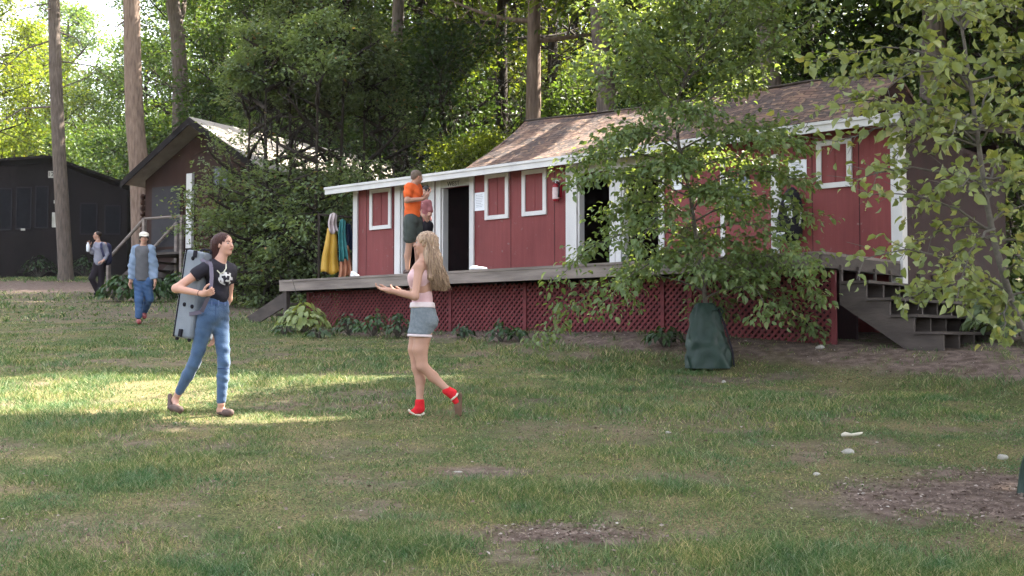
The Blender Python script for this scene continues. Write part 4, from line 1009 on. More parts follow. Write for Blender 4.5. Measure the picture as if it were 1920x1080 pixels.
# ------------------------------------------------------------------ smooth bodies: distance fields -> one continuous surface
def surface(prims, h, pad=.05, k=.022, noise=None, clip=None):
    lo = np.array([1e9] * 3); hi = -lo
    for p in prims:
        if p[0] == 'c':
            for q, r in ((p[1], p[3]), (p[2], p[4])): lo = np.minimum(lo, q - r); hi = np.maximum(hi, q + r)
        else:
            r = max(p[2]); lo = np.minimum(lo, p[1] - r); hi = np.maximum(hi, p[1] + r)
    lo = lo - pad; hi = hi + pad; n = np.ceil((hi - lo) / h).astype(int) + 1
    f = np.full(n, .5, dtype=np.float32)
    for p in prims:
        if p[0] == 'c': l = np.minimum(p[1] - p[3], p[2] - p[4]); u = np.maximum(p[1] + p[3], p[2] + p[4]); kk = p[5] if len(p) > 5 else k
        else: r = max(p[2]); l = p[1] - r; u = p[1] + r; kk = p[4] if len(p) > 4 else k
        i0 = np.maximum(((l - pad - lo) / h).astype(int), 0); i1 = np.minimum(((u + pad - lo) / h).astype(int) + 2, n)
        ax_ = [lo[d] + h * np.arange(i0[d], i1[d]) for d in range(3)]
        X, Y, Z = np.meshgrid(*ax_, indexing='ij'); Pp = np.stack([X, Y, Z], -1)
        if p[0] == 'c':
            a, b, ra, rb = p[1], p[2], p[3], p[4]; ba = b - a; t = np.clip(((Pp - a) @ ba) / (ba @ ba + 1e-9), 0, 1)
            d = np.linalg.norm(Pp - a - t[..., None] * ba, axis=-1) - (ra + (rb - ra) * t)
        else:
            q = Pp - p[1]
            if len(p) > 3 and p[3] is not None: q = q @ p[3]      # columns of p[3] are the local axes
            r = np.array(p[2]); k0 = np.linalg.norm(q / r, axis=-1); k1 = np.linalg.norm(q / r ** 2, axis=-1) + 1e-6; d = k0 * (k0 - 1) / k1
        sl = tuple(slice(i0[d_], i1[d_]) for d_ in range(3)); g = f[sl]
        hh = np.clip(.5 + .5 * (g - d) / kk, 0, 1); f[sl] = g * (1 - hh) + d * hh - kk * hh * (1 - hh)
    if noise is not None:
        X, Y, Z = np.meshgrid(*[lo[d] + h * np.arange(n[d]) for d in range(3)], indexing='ij'); f = f + noise(X, Y, Z).astype(np.float32)
    if clip:
        X, Y, Z = np.meshgrid(*[lo[d] + h * np.arange(n[d]) for d in range(3)], indexing='ij')
        for (cp_, cn_) in clip:
            cn_ = np.array(cn_, dtype=float); cn_ /= np.linalg.norm(cn_); f = np.maximum(f, ((X - cp_[0]) * cn_[0] + (Y - cp_[1]) * cn_[1] + (Z - cp_[2]) * cn_[2]).astype(np.float32))
    ins = f < 0
    # surface nets
    cs = [f[:-1, :-1, :-1], f[1:, :-1, :-1], f[:-1, 1:, :-1], f[1:, 1:, :-1], f[:-1, :-1, 1:], f[1:, :-1, 1:], f[:-1, 1:, 1:], f[1:, 1:, 1:]]
    cnt = sum((c < 0).astype(int) for c in cs); act = (cnt > 0) & (cnt < 8)
    ids = np.full(act.shape, -1); ids[act] = np.arange(act.sum()); I = np.argwhere(act)
    cv = np.stack([c[act] for c in cs], -1); offs = np.array([[0, 0, 0], [1, 0, 0], [0, 1, 0], [1, 1, 0], [0, 0, 1], [1, 0, 1], [0, 1, 1], [1, 1, 1]], dtype=float)
    acc = np.zeros((len(I), 3)); num = np.zeros(len(I))
    for a, b in [(0, 1), (2, 3), (4, 5), (6, 7), (0, 2), (1, 3), (4, 6), (5, 7), (0, 4), (1, 5), (2, 6), (3, 7)]:
        m_ = (cv[:, a] < 0) != (cv[:, b] < 0); t = np.where(m_, cv[:, a] / (cv[:, a] - cv[:, b] + 1e-12), 0)
        acc += np.where(m_[:, None], offs[a] + (offs[b] - offs[a]) * t[:, None], 0); num += m_
    V = lo + h * (I + acc / num[:, None]); Q = []
    for d in range(3):
        e1, e2 = [(1, 2), (2, 0), (0, 1)][d]
        A = [slice(None)] * 3; Bs = [slice(None)] * 3; A[d] = slice(0, -1); Bs[d] = slice(1, None)
        a = ins[tuple(A)]; b = ins[tuple(Bs)]; E = np.argwhere(a != b)
        E = E[(E[:, e1] > 0) & (E[:, e2] > 0) & (E[:, e1] < n[e1] - 1) & (E[:, e2] < n[e2] - 1)]
        s_ = a[tuple(E.T)]
        def g(o1, o2): q = E.copy(); q[:, e1] -= o1; q[:, e2] -= o2; return ids[tuple(q.T)]
        q = np.stack([g(1, 1), g(0, 1), g(0, 0), g(1, 0)], -1); q[~s_] = q[~s_][:, ::-1]; Q.append(q)
    Q = np.concatenate(Q); Q = Q[(Q >= 0).all(1)]
    return V, Q
def sdf_part(name, prims, m, parent, h=.008, k=.022, noise=None, clip=None):
    prims = [(p[0],) + tuple(np.array(q, dtype=float) if (i < 2 if p[0] == 'c' else i < 1) else q for i, q in enumerate(p[1:])) for p in prims]
    V, Q = surface(prims, h, k=k, noise=noise, clip=clip)
    return np_mesh(name, V, Q.ravel(), np.arange(len(Q)) * 4, m, parent, smooth=True)
def folds(amp, fx=38, fz=22, ph=0):
    return lambda X, Y, Z: amp * (np.sin(X * fx + Z * fz * .7 + 2 * np.sin(Z * 9 + ph)) * np.sin(Z * fz + Y * 17 + ph) + .6 * np.sin(Z * fz * 2.3 + X * 31 + ph))
def basis(fwd, upv=(0, 0, 1)):
    f = unit(np.array(fwd, dtype=float)); s = unit(np.cross(f, np.array(upv, dtype=float))); u = np.cross(s, f)
    return np.stack([s, f, u], 1)       # columns: right, forward, up
def head(hc, fwd, sc=1.0, up=(0, 0, 1)):
    """skull, jaw, nose, ears, lips as fields; hc = centre of the head, total height .225*sc"""
    B = basis(fwd, up); L = lambda x, y, z: hc + B @ (np.array([x, y, z]) * sc)
    return [('e', L(0, -.012, .032), (.073 * sc, .092 * sc, .080 * sc), B), ('e', L(0, .020, -.030), (.058 * sc, .066 * sc, .078 * sc), B),
            ('e', L(0, .062, -.088), (.022 * sc, .020 * sc, .018 * sc), B, .03), ('c', L(0, .084, .010), L(0, .106, -.022), .008 * sc, .012 * sc, .012),
            ('e', L(0, .086, -.052), (.022 * sc, .010 * sc, .009 * sc), B, .008), ('e', L(.034, .062, -.022), (.018 * sc, .014 * sc, .016 * sc), B, .03), ('e', L(-.034, .062, -.022), (.018 * sc, .014 * sc, .016 * sc), B, .03),
            ('e', L(.073, -.004, -.012), (.008 * sc, .016 * sc, .028 * sc), B, .008), ('e', L(-.073, -.004, -.012), (.008 * sc, .016 * sc, .028 * sc), B, .008)], L
Meye = mat('eye_dark', (.04, .025, .02), rough=.2, spec=.6); Mwhite = mat('eye_white', (.36, .33, .31), rough=.4)
def face_bits(L, parent, brow, lip, sc=1.0, fwdB=None):
    for s in (-1, 1):
        mb = MB(); mb.ball(L(s * .031, .0755, .008), .0095 * sc, 10, 6); e = mb.build("eye", Mwhite, parent, True)
        mb = MB(); mb.ball(L(s * .032, .0825, .008), .0058 * sc, 8, 5); mb.build("iris", Meye, e, True)
        mb = MB(); mb.tube([L(s * .016, .090, .026), L(s * .034, .086, .031), L(s * .05, .072, .026)], [.003 * sc, .004 * sc, .002 * sc], 6); mb.build("eyebrow", brow, parent, True)
    mb = MB(); mb.tube([L(-.022, .089, -.052), L(-.008, .0965, -.049), L(.008, .0965, -.049), L(.022, .089, -.052)], [.003 * sc, .006 * sc, .006 * sc, .003 * sc], 6); mb.build("lips", lip, parent, True)
def hand_prims(wr, palm_dir, palm_n, curl=.4, sc=1.0, side=1):
    """palm + five fingers of different length; palm_dir wrist->knuckles, palm_n out of the palm"""
    f = unit(np.array(palm_dir, dtype=float)); n = unit(np.array(palm_n, dtype=float)); n = unit(n - f * (n @ f)); s = np.cross(f, n) * side; pr = []
    w = np.array(wr, dtype=float); c = lambda x, y, z: w + (s * x + f * y + n * z) * sc
    pr.append(('c', c(0, 0, 0), c(0, .03, 0), .023 * sc, .026 * sc)); 
    for x in (-.024, -.008, .008, .024): pr.append(('c', c(x * .8, .025, 0), c(x, .082, 0), .0135 * sc, .0115 * sc, .012))
    for x, l in ((-.028, .060), (-.0095, .074), (.0095, .080), (.028, .072)):
        p = c(x, .085, 0); a = 0
        for seg, lf, r in ((0, .45, .0088), (1, .32, .008), (2, .25, .0072)):
            a += curl * (.5 if seg == 0 else 1.0); d = f * math.cos(a) + n * math.sin(a) + s * x * 1.2; q = p + d * l * lf * sc; pr.append(('c', p, q, r * sc, r * .92 * sc, .004)); p = q
    p = c(.026, .022, .004); 
    for l, a in ((.036, .75), (.030, .45), (.024, .25)):
        d = f * math.cos(a) + s * math.sin(a) + n * curl * .5; d /= np.linalg.norm(d); q = p + d * l * sc; pr.append(('c', p, q, .0115 * sc, .0095 * sc, .006)); p = q
    return pr
def hair_strands(mb, roots, pathf, n, r=.006):
    for i in range(n): p = pathf(i, roots); mb.tube(p, [r * .5] + [r] * (len(p) - 2) + [r * .25], 4, cap=False)

# ---- woman in the foreground left, carrying a long hard case on her back
D1 = 10.75
def W1(px, py, dd=0.0): return P(px, py, D1 + dd)
g1 = gpt(388, 779)
w1 = empty("person", (g1[0], g1[1], float(gz(g1[0], g1[1]))), "dark-haired woman in black top and blue jeans striding right, grey case on back", "person")
Mjean = mat('blue_denim', (.036, .072, .15), (.078, .135, .24), rough=.85, scale=7, bump=.25, bscale=60, sheen=.2)
Mblk = mat('black_tshirt_cotton', (.014, .012, .019), (.022, .02, .03), rough=.85, scale=9, bump=.2, bscale=30)
Mhair1 = mat('dark_auburn_hair', (.030, .009, .008), (.06, .017, .013), rough=.5, scale=12, stretch=(8, 8, .7), bump=.5, spec=.3)
hc1 = W1(421, 459); fw1 = unit(np.array([.86, -.50, .02]))
hp, L1 = head(hc1, fw1, .93)
shR, shL = W1(384, 503, -.13), W1(433, 505, .14)
elR, wrR = W1(330, 541, -.20), W1(380, 551, -.30)
hipR, hipL = W1(384, 592, -.06), W1(416, 592, .07)
knR, anR = W1(367, 673, -.02), W1(334, 738, .12)
knL, anL = W1(419, 676, -.02), W1(415, 757, -.02)
chest = W1(408, 520, .0); waist = W1(409, 560, .01); pelv = W1(402, 587, .0); neck = W1(413, 488, .0)
arm_R = [('c', shR, elR, .046, .036), ('c', elR, wrR, .037, .024)]
palm = W1(391, 549, -.33)
skin1 = hp + [('c', neck, hc1 - np.array([0, 0, .05]), .052, .047), ('c', W1(410, 497), neck, .075, .052),
    ('c', shR, shL, .055, .055, .04), ('c', chest, waist, .085, .07, .04), ('c', waist, pelv, .07, .07, .04)] + arm_R + hand_prims(wrR, palm - wrR, (.5, .1, .3), 1.15, .95, 1)
elL, wrL = W1(428, 560, .22), W1(402, 622, .24)
skin1 += [('c', shL, elL, .045, .036), ('c', elL, wrL, .036, .023)] + hand_prims(wrL, (-.15, 0, -1), (-.6, -.6, 0), .35, .95, 1)
skin1 += [('c', pelv, hipR, .07, .06, .03), ('c', pelv, hipL, .07, .06, .03), ('c', hipR, W1(371, 656, -.02), .055, .04), ('c', W1(371, 656, -.02), W1(352, 704, .05), .035, .03), ('c', W1(352, 704, .05), anR, .03, .028), ('c', hipL, W1(419, 678, -.02), .055, .035), ('c', W1(419, 678, -.02), anL, .035, .028)]
toeL = W1(432, 778, -.10); heelL = W1(413, 776, .02); toeR = W1(326, 770, .05); heelR = W1(322, 748, .16)
skin1 += [('c', anL, heelL + np.array([0, 0, .03]), .03, .03), ('c', heelL + np.array([0, 0, .035]), toeL + np.array([0, 0, .02]), .03, .024),
          ('c', anR, W1(328, 750, .14), .03, .03), ('c', W1(328, 752, .14), W1(334, 768, .03), .03, .025)]
b1 = sdf_part("body", skin1, M['skinpink'], w1, .007)
Mbrow = mat('brow_brown', (.05, .025, .018)); Mlip = mat('lip_pink', (.42, .13, .12), rough=.4)
face_bits(L1, b1, Mbrow, Mlip, .93)
# t-shirt
sh1 = [('c', W1(398, 506, -.07), W1(427, 508, .09), .085, .078, .05), ('c', W1(407, 520, .0), W1(409, 550, .0), .113, .10, .05), ('c', W1(406, 545), W1(407, 562, .0), .090, .076, .04),
       ('e', W1(419, 523, -.06), (.062, .062, .06), None, .04), ('e', W1(426, 523, .07), (.06, .06, .058), None, .04),
       ('c', shR + np.array([.01, 0, .005]), shR + (elR - shR) * .30, .060, .062, .03), ('c', shL, shL + (elL - shL) * .30, .058, .058, .03), ('c', W1(400, 497, -.03), W1(420, 497, .05), .06, .055, .03)]
ts1 = sdf_part("t_shirt", sh1, Mblk, w1, .007, noise=folds(.003), clip=[(W1(407, 572), (0, 0, -1)), (shR + (elR - shR) * .40, elR - shR)])
# printed pale graphic lying on the chest
def decal_on(name, m, parent, polys, origin, nrm, t=.004):
    mb = MB()
    for pl in polys: mb.poly_prism(pl, nrm, t)
    return mb.build(name, m, parent)
camdir = unit(np.array([0, 0, EZ]) - chest)
def tri_blob(c, rs, n=9, seed=0, dd=-.135):
    random.seed(seed); return [W1(c[0] + math.cos(2 * math.pi * i / n) * rs[0] * random.uniform(.6, 1.15), c[1] + math.sin(2 * math.pi * i / n) * rs[1] * random.uniform(.6, 1.15), dd + abs(i - n / 2) * .0) for i in range(n)]
def project_to(obj_V, pts): return pts
gm = mat('faded_white_print', (.45, .44, .46), (.62, .61, .63), rough=.7, scale=30)
def cling(parentobj, quads_px, name, m, D, lift=.004):
    """small printed patch following the cloth: rays dropped on the cloth mesh"""
    from mathutils.bvhtree import BVHTree
    me = parentobj.data; off = wloc(parentobj)
    bvh = BVHTree.FromPolygons([tuple(np.array(v.co) + off) for v in me.vertices], [tuple(p.vertices) for p in me.polygons])
    V = []; Q = []; O = Vector((0, 0, EZ))
    for (x0, y0, x1, y1, nx, ny, fn) in quads_px:
        base = len(V); ok = {}
        for j in range(ny + 1):
            for i in range(nx + 1):
                px = x0 + (x1 - x0) * i / nx; py = y0 + (y1 - y0) * j / ny
                d = Vector(tuple(ray(px, py))).normalized(); hit = bvh.ray_cast(O, d)
                if hit[0] is not None and fn(i / nx, j / ny): ok[(i, j)] = len(V); V.append(np.array(hit[0]) - np.array(d) * lift)
        for j in range(ny):
            for i in range(nx):
                ks = [(i, j), (i + 1, j), (i + 1, j + 1), (i, j + 1)]
                if all(q in ok for q in ks): Q.append(tuple(ok[q] for q in ks))
    if not Q: return None
    mb = MB(); mb.add(V, Q); o = mb.build(name, m, parentobj, True); return o
cling(ts1, [(407, 508, 438, 538, 44, 42, lambda u, v: (vnoise(np.array([u * 9.0]), np.array([v * 8.0]), 4)[0] > .42) and ((u - .5) ** 2 * 3 + (v - .45) ** 2 * 3.2 < .62))], "printed_graphic", gm, D1)
# necklace
mb = MB(); nk = [W1(404, 497, -.105), W1(407, 507, -.125), W1(413, 513, -.13), W1(419, 511, -.125), W1(424, 503, -.10), W1(424, 495, -.05)]
mb.tube(nk, .006, 6, cap=False); mb.build("necklace", mat('ivory_beads', (.62, .60, .50), rough=.4), w1, True)
# jeans
jn = [('c', W1(402, 567, -.02), W1(412, 567, .04), .078, .076, .05), ('c', W1(399, 581, -.02), W1(412, 581, .04), .088, .086, .05), ('c', W1(394, 592, -.05), W1(408, 594, .06), .100, .096, .05), ('c', W1(388, 598, .01), W1(396, 604, .03), .105, .10, .04),
      ('c', W1(386, 602, -.06), W1(372, 656, -.02), .086, .060, .03), ('c', W1(372, 656, -.02), W1(364, 680, 0), .060, .053), ('c', W1(364, 680, 0), W1(352, 704, .05), .057, .055), ('c', W1(352, 704, .05), W1(336, 734, .11), .054, .039),
      ('c', W1(412, 602, .07), W1(418, 655, .0), .086, .060, .03), ('c', W1(418, 655, 0), W1(419, 678, -.02), .060, .053), ('c', W1(420, 678, -.02), W1(418, 708, -.01), .056, .054), ('c', W1(418, 708, -.01), W1(415, 751, -.02), .053, .042)]
je = sdf_part("jeans", jn, Mjean, w1, .007, noise=folds(.0022, 30, 40, 1), clip=[(W1(407, 560), (0, 0, 1))])
Mdd = mat('dark_denim_seam_and_crease', (.03, .055, .13), rough=.9)
for a, b, m_, dp, pr_ in ((W1(402, 688, -.10), W1(436, 688, -.10), .004, 0, 0),):
    cling(je, [(408, 690, 432, 692.2, 20, 2, lambda u, v: True)], "knee_crease_shade", Mdd, D1, .003)  # dark strip painted on as the shade in the knee fold
cling(je, [(389, 566, 427, 570, 30, 2, lambda u, v: True)], "waistband", mat('denim_waistband', (.06, .10, .22), rough=.9), D1, .006)
for px in (396, 409, 421):
    cling(je, [(px, 563, px + 2.2, 573, 2, 6, lambda u, v: True)], "belt_loop", mat('denim_loop', (.12, .17, .32), rough=.9), D1, .010)
# hair to the shoulders, fallen back
hm = [('e', L1(0, -.030, .040), (.082, .095, .080), basis(fw1)), ('c', L1(0, -.075, .02), L1(-.0, -.10, -.10), .062, .055, .04), ('c', L1(.04, -.05, .0), L1(.045, -.075, -.14), .040, .033, .03), ('c', L1(-.045, -.04, .0), L1(-.045, -.06, -.13), .036, .028, .03), ('c', L1(0, -.10, -.10), L1(0, -.11, -.17), .055, .042, .03), ('c', W1(406, 458), W1(399, 486, .03), .055, .036, .03)]
Mh = sdf_part("hair", hm, Mhair1, b1, .006, noise=lambda X, Y, Z: .0022 * np.sin((X + Y) * 260) + .002 * np.sin((X - Y) * 180))
# clogs
Mclog = mat('brown_clog', (.08, .05, .045), (.13, .085, .075), rough=.7, scale=20)
sdf_part("shoe", [('c', heelL + np.array([-.01, 0, .018]), toeL + np.array([0, 0, .010]), .024, .022), ('c', W1(424, 774, -.06), toeL + np.array([.0, 0, .022]), .04, .033)], Mclog, w1, .006, .015)
sdf_part("shoe", [('c', W1(319, 742, .17), W1(319, 764, .10), .022, .026), ('c', W1(325, 765, .06), W1(337, 768, .02), .038, .036)], Mclog, w1, .006, .015)
# bracelet
mb = MB(); bw = wrR + (elR - wrR) * .12; fdir = unit(wrR - elR); Bq = basis(fdir); mb.tube([bw + Bq @ np.array([math.cos(t) * .027, 0, math.sin(t) * .027]) for t in np.linspace(0, 2 * math.pi, 13)], .003, 5, cap=False); mb.build("bracelet", Mbrow, w1)

# the case on her back
for pts_ in ([(389, 575), (393, 581), (399, 583)], [(411, 571), (409, 579), (413, 583)], [(404, 571), (405, 590), (403, 612)]):
    for (xa, ya), (xb, yb) in zip(pts_[:-1], pts_[1:]):
        L9 = lambda u, v: True
        cling(je, [(min(xa, xb), min(ya, yb), min(xa, xb) + max(1.1, abs(xb - xa)), min(ya, yb) + max(1.1, abs(yb - ya)), 8, 8, (lambda sg: (lambda u, v: abs((u if sg > 0 else 1 - u) - v) < .22 or abs(xb - xa) < 1.2))((xb - xa) * (yb - ya)))], "pocket_seam", Mdd, D1, .003)
cc = empty("instrument_case", (W1(350, 550, .16)), "long grey hard keyboard case with black latches carried upright on the woman's back", "case")
def casept(u, v, t):   # u across the visible face, v downwards, t into depth
    tl = W1(346, 466, -.02); tr = W1(382, 473, -.13); bl = W1(321, 631, -.02); br = W1(356, 636, -.13)
    p = (tl * (1 - u) + tr * u) * (1 - v) + (bl * (1 - u) + br * u) * v; nrm = unit(np.cross(tr - tl, bl - tl)); nrm = nrm if nrm[1] > 0 else -nrm
    return p + nrm * t
Mcase = mat('grey_case_shell', (.145, .165, .195), (.205, .225, .26), rough=.55, scale=5, bump=.15, bscale=120)
Mlit = mat('aluminium_edge', (.42, .43, .45), (.55, .56, .58), rough=.35, metal=.6)
def rbox(name, u0, u1, v0, v1, t0, t1, m, parent, bev=.02):
    mb = MB(); mb.box(u0, u1, v0, v1, t0, t1, casept); o = mb.build(name, m, parent)
    if bev: b_ = o.modifiers.new("bevel", 'BEVEL'); b_.width = bev; b_.segments = 3
    return o
rbox("shell", 0.08, 1, 0, 1, 0, .31, Mcase, cc, .025)
for t in (.075, .21): pass
rbox("edge_rail", .0, .078, .008, .992, .01, .30, Mlit, cc, .01)
rbox("lid_seam", .085, .12, .006, .994, -.004, .29, M['fabricblack'], cc, 0)
for (u, v) in ((.52, .09), (.45, .62), (.86, .63), (.62, .34)):
    mb = MB(); mb.ball(casept(u, v, -.004), (.017, .012, .020)); mb.build("rivet", M['fabricblack'], cc, True)
rbox("latch", .42, .58, .90, .985, -.022, -.001, M['fabricblack'], cc, .004)
rbox("latch", .55, .70, .0, .075, -.022, -.001, M['fabricblack'], cc, .004)
mb = MB(); mb.tube([casept(.62, -.005, .05), casept(.72, -.035, .08), casept(.95, -.03, .1), casept(1.0, .0, .1)], .012, 6); mb.build("carry_handle", M['fabricblack'], cc, True)
for (u, v) in ((.2, 1.012), (.85, 1.012)):
    mb = MB(); mb.ball(casept(u, v, .03), .018); mb.build("foot", M['fabricblack'], cc, True)
Mstrap = mat('grey_strap_webbing', (.10, .085, .12), (.15, .13, .17), rough=.85)
def ribbon(pts, wdt, nrm, m, name, parent, t=.005):
    mb = MB(); pts = [np.array(p) for p in pts]; n = len(pts)
    for i in range(n - 1):
        d = unit(pts[i + 1] - pts[i]); s = unit(np.cross(d, nrm)) * wdt / 2; a = np.array(nrm) * t
        mb.add([pts[i] - s, pts[i] + s, pts[i + 1] + s, pts[i + 1] - s, pts[i] - s + a, pts[i] + s + a, pts[i + 1] + s + a, pts[i + 1] - s + a], [(0, 1, 2, 3), (4, 7, 6, 5), (0, 4, 5, 1), (1, 5, 6, 2), (2, 6, 7, 3), (3, 7, 4, 0)])
    return mb.build(name, m, parent)
ribbon([casept(.7, .06, .02), W1(386, 493, -.17), W1(393, 491, -.18), W1(396, 500, -.20), W1(397, 520, -.245), W1(395, 545, -.29), W1(391, 556, -.29), W1(378, 585, -.2), casept(.8, .72, -.01)], .035, unit(np.array([.2, -1, .05])), Mstrap, "shoulder_strap", cc)

# ---- blonde woman walking left
def W2(px, py, dd=0.0): return P(px, py, D1 - .02 + dd)
g2 = gpt(800, 781)
w2 = empty("person", (g2[0], g2[1], float(gz(g2[0], g2[1]))), "long-haired blonde woman in grey shorts and red ankle socks walking left with one palm out", "person")
hc2 = W2(796, 457); fw2 = unit(np.array([-.97, -.05, -.02])); hp2, L2 = head(hc2, fw2, .93)
sh2 = W2(786, 501, -.12); shf = W2(792, 500, .16); el2 = W2(778, 556, -.20); wr2 = W2(731, 545, -.26); hd2 = W2(721, 543, -.27)
elf = W2(776, 552, .24); wrf = W2(757, 549, .18)
hip2, hipf = W2(790, 600, -.07), W2(795, 600, .08)
knA, anA = W2(782, 690, .04), W2(787, 750, .04); knB, anB = W2(792, 686, -.06), W2(838, 730, -.04)
sk2 = hp2 + [('c', W2(797, 487), hc2 - np.array([-.012, 0, .05]), .05, .046), ('c', W2(795, 496), W2(797, 485), .075, .052), ('c', sh2, shf, .05, .05, .045), ('c', W2(789, 515), W2(791, 560), .095, .082, .04),
    ('c', W2(789, 520, 0), W2(789, 540, 0), .105, .095, .05), ('c', W2(792, 585, -.04), W2(794, 585, .05), .09, .09, .05),
    ('c', sh2, el2, .042, .034), ('c', el2, wr2, .036, .023), ('c', shf, elf, .044, .036), ('c', elf, wrf, .034, .022),
    ('c', W2(786, 612, .05), W2(779, 655, .045), .086, .068, .03), ('c', W2(779, 655, .045), knA, .066, .049), ('c', knA, W2(788, 712, .05), .047, .048), ('c', W2(788, 712, .05), anA, .047, .029),
    ('c', W2(796, 612, -.05), W2(788, 655, -.06), .088, .069, .03), ('c', W2(788, 655, -.06), knB, .067, .050), ('c', knB, W2(812, 706, -.03), .048, .048), ('c', W2(812, 706, -.03), anB, .047, .029),
    ('c', anA, W2(788, 764, .04), .03, .03), ('c', anB, W2(846, 737, -.03), .03, .03)]
sk2 += hand_prims(wr2, hd2 - wr2, (.1, -.25, .9), .45, .95, 1) + hand_prims(wrf, (-1, 0, .3), (.1, -.2, .9), .4, .95, 1)
b2 = sdf_part("body", sk2, M['skin'], w2, .007)
face_bits(L2, b2, mat('fair_brow', (.2, .13, .08)), Mlip, .93)
Mtank = mat('pale_pink_knit', (.54, .34, .35), (.64, .44, .45), rough=.8, scale=12, bump=.2)
sdf_part("tank_top", [('c', W2(787, 518, -.04), W2(789, 518, .05), .098, .096, .05), ('e', W2(779, 523, -.05), (.07, .07, .065), None, .04), ('e', W2(779, 523, .07), (.07, .07, .065), None, .04), ('c', W2(788, 530, 0), W2(791, 556, 0), .105, .09, .04), ('c', W2(791, 556), W2(792, 572), .09, .10, .03)], Mtank, w2, .007, noise=folds(.002))
Mshort = mat('heather_grey_jersey', (.135, .16, .185), (.19, .215, .24), rough=.85, scale=40, bump=.3)
Mpw = mat('pinkish_white_trim', (.62, .52, .54), (.70, .6, .62), rough=.8)
shc = [(W2(784, 626.5), (-.05, 0, -1)), (W2(793, 577), (0, 0, 1))]
sdf_part("shorts", [('c', W2(792, 584, -.045), W2(795, 584, .055), .109, .107, .05), ('e', W2(803, 602, -.05), (.095, .09, .095), None, .04), ('e', W2(804, 602, .06), (.09, .09, .095), None, .04),
    ('c', W2(790, 604, -.055), W2(788, 626, -.06), .106, .106, .04), ('c', W2(790, 604, .055), W2(785, 624, .055), .10, .102, .04)], Mshort, w2, .007, noise=folds(.002, 30, 40, 3), clip=shc)
sdf_part("waistband", [('c', W2(791, 570, -.04), W2(793, 571, .05), .103, .103, .04), ('c', W2(791, 582, -.045), W2(794, 582, .052), .109, .108, .04)], Mpw, w2, .007, clip=[(W2(793, 567), (0, 0, 1)), (W2(793, 577.5), (0, 0, -1))])
for q, p_ in (((788, -.06), .109), ((785, .055), .105)):
    sdf_part("hem_trim", [('c', W2(q[0], 615, q[1]), W2(q[0], 630, q[1]), p_, p_, .02)], Mpw, w2, .007, clip=[(W2(784, 631.5), (-.05, 0, -1)), (W2(784, 626.5), (.05, 0, 1))])
Mhair2 = mat('long_blonde_hair', (.17, .10, .062), (.45, .31, .205), rough=.45, scale=9, stretch=(9, 9, .6), bump=.4, spec=.4)
hh = sdf_part("hair", [('e', L2(0, -.028, .040), (.084, .098, .080), basis(fw2)), ('c', W2(806, 458), W2(813, 488, 0), .072, .074, .05), ('c', W2(813, 488, -.02), W2(815, 515, 0), .072, .068, .05), ('c', W2(815, 515, 0), W2(817, 532, 0), .066, .04, .05), ('c', W2(803, 475, -.07), W2(808, 520, -.09), .038, .035, .04), ('c', W2(803, 475, .08), W2(808, 520, .10), .038, .035, .04)], Mhair2, b2, .007,
    noise=lambda X, Y, Z: .004 * np.sin((X + Y * .7) * 190 + 4 * np.sin(Z * 16)) + .003 * np.sin((X - Y) * 120 + 3 * np.sin(Z * 11)))
random.seed(5)
mb = MB()
for i in range(420):
    a = random.uniform(-1, 1); b = random.random(); st_ = W2(797 + 14 * b, 440 + 26 * b, a * .085)
    ex = random.uniform(-1, 1); p = [st_]
    for k in range(1, 8):
        t = k / 7; wv = 1.6 * math.sin(t * 9 + i) * t
        x = 800 + 12 * b + (14 + 12 * b + 14 * ex) * t ** .8 + wv * 1.6 + 1.2 * math.sin(t * 15 + i * 1.7) - 6 * t * t * max(0, ex); y = 444 + 24 * b + (546 - 444 - 24 * b - 12 * random.random() * t) * t
        p.append(W2(x, y, a * (.085 + .035 * math.sin(math.pi * t)) + .006 * math.sin(7 * t + i)))
    rr_ = random.uniform(.5, 1.15); mb.tube(p, [q_ * rr_ for q_ in (.003, .005, .006, .006, .006, .005, .004, .0015)], 4, cap=False)
mb.build("hair_strands", Mhair2, hh, True)
Msock = mat('red_wool_sock', (.50, .012, .018), (.62, .02, .03), rough=.9, scale=30, bump=.3)
sdf_part("sock", [('c', W2(787, 754, .04), W2(787, 765, .04), .044, .044), ('c', W2(787, 767, .04), W2(773, 775, .02), .04, .033)], Msock, w2, .006)
sdf_part("sock", [('c', W2(838, 732, -.035), W2(848, 738, -.03), .044, .044), ('c', W2(848, 738, -.03), W2(856, 752, -.03), .04, .036)], Msock, w2, .006)
Mcl = mat('cream_sandal_strap', (.55, .48, .38), (.62, .55, .45), rough=.7); Msole = mat('brown_cork_sole', (.10, .055, .035), (.16, .09, .06), rough=.8)
s_ = sdf_part("sandal", [('c', W2(795, 780, .04), W2(769, 778, .02), .018, .020, .01), ('c', W2(782, 780.5, .03), W2(770, 779, .02), .034, .030, .02)], Msole, w2, .006, .012)
mb = MB(); mb.tube([W2(766, 768, -.02), W2(770, 773, -.03), W2(778, 778, -.02), W2(790, 779, -.01), W2(796, 774, .0)], .010, 6); mb.build("strap", Mcl, s_, True)
s_ = sdf_part("sandal", [('c', W2(862, 740, -.03), W2(861, 776, -.02), .020, .020, .01), ('c', W2(858, 762, -.025), W2(859, 776, -.02), .032, .028, .02), ('c', W2(860, 744, -.03), W2(858, 762, -.025), .03, .03, .02)], Msole, w2, .006, .012)
mb = MB(); mb.tube([W2(858, 737, -.07), W2(856, 742, -.075), W2(850, 747, -.075), W2(846, 750, -.06)], .009, 6); mb.build("strap", Mcl, s_, True)

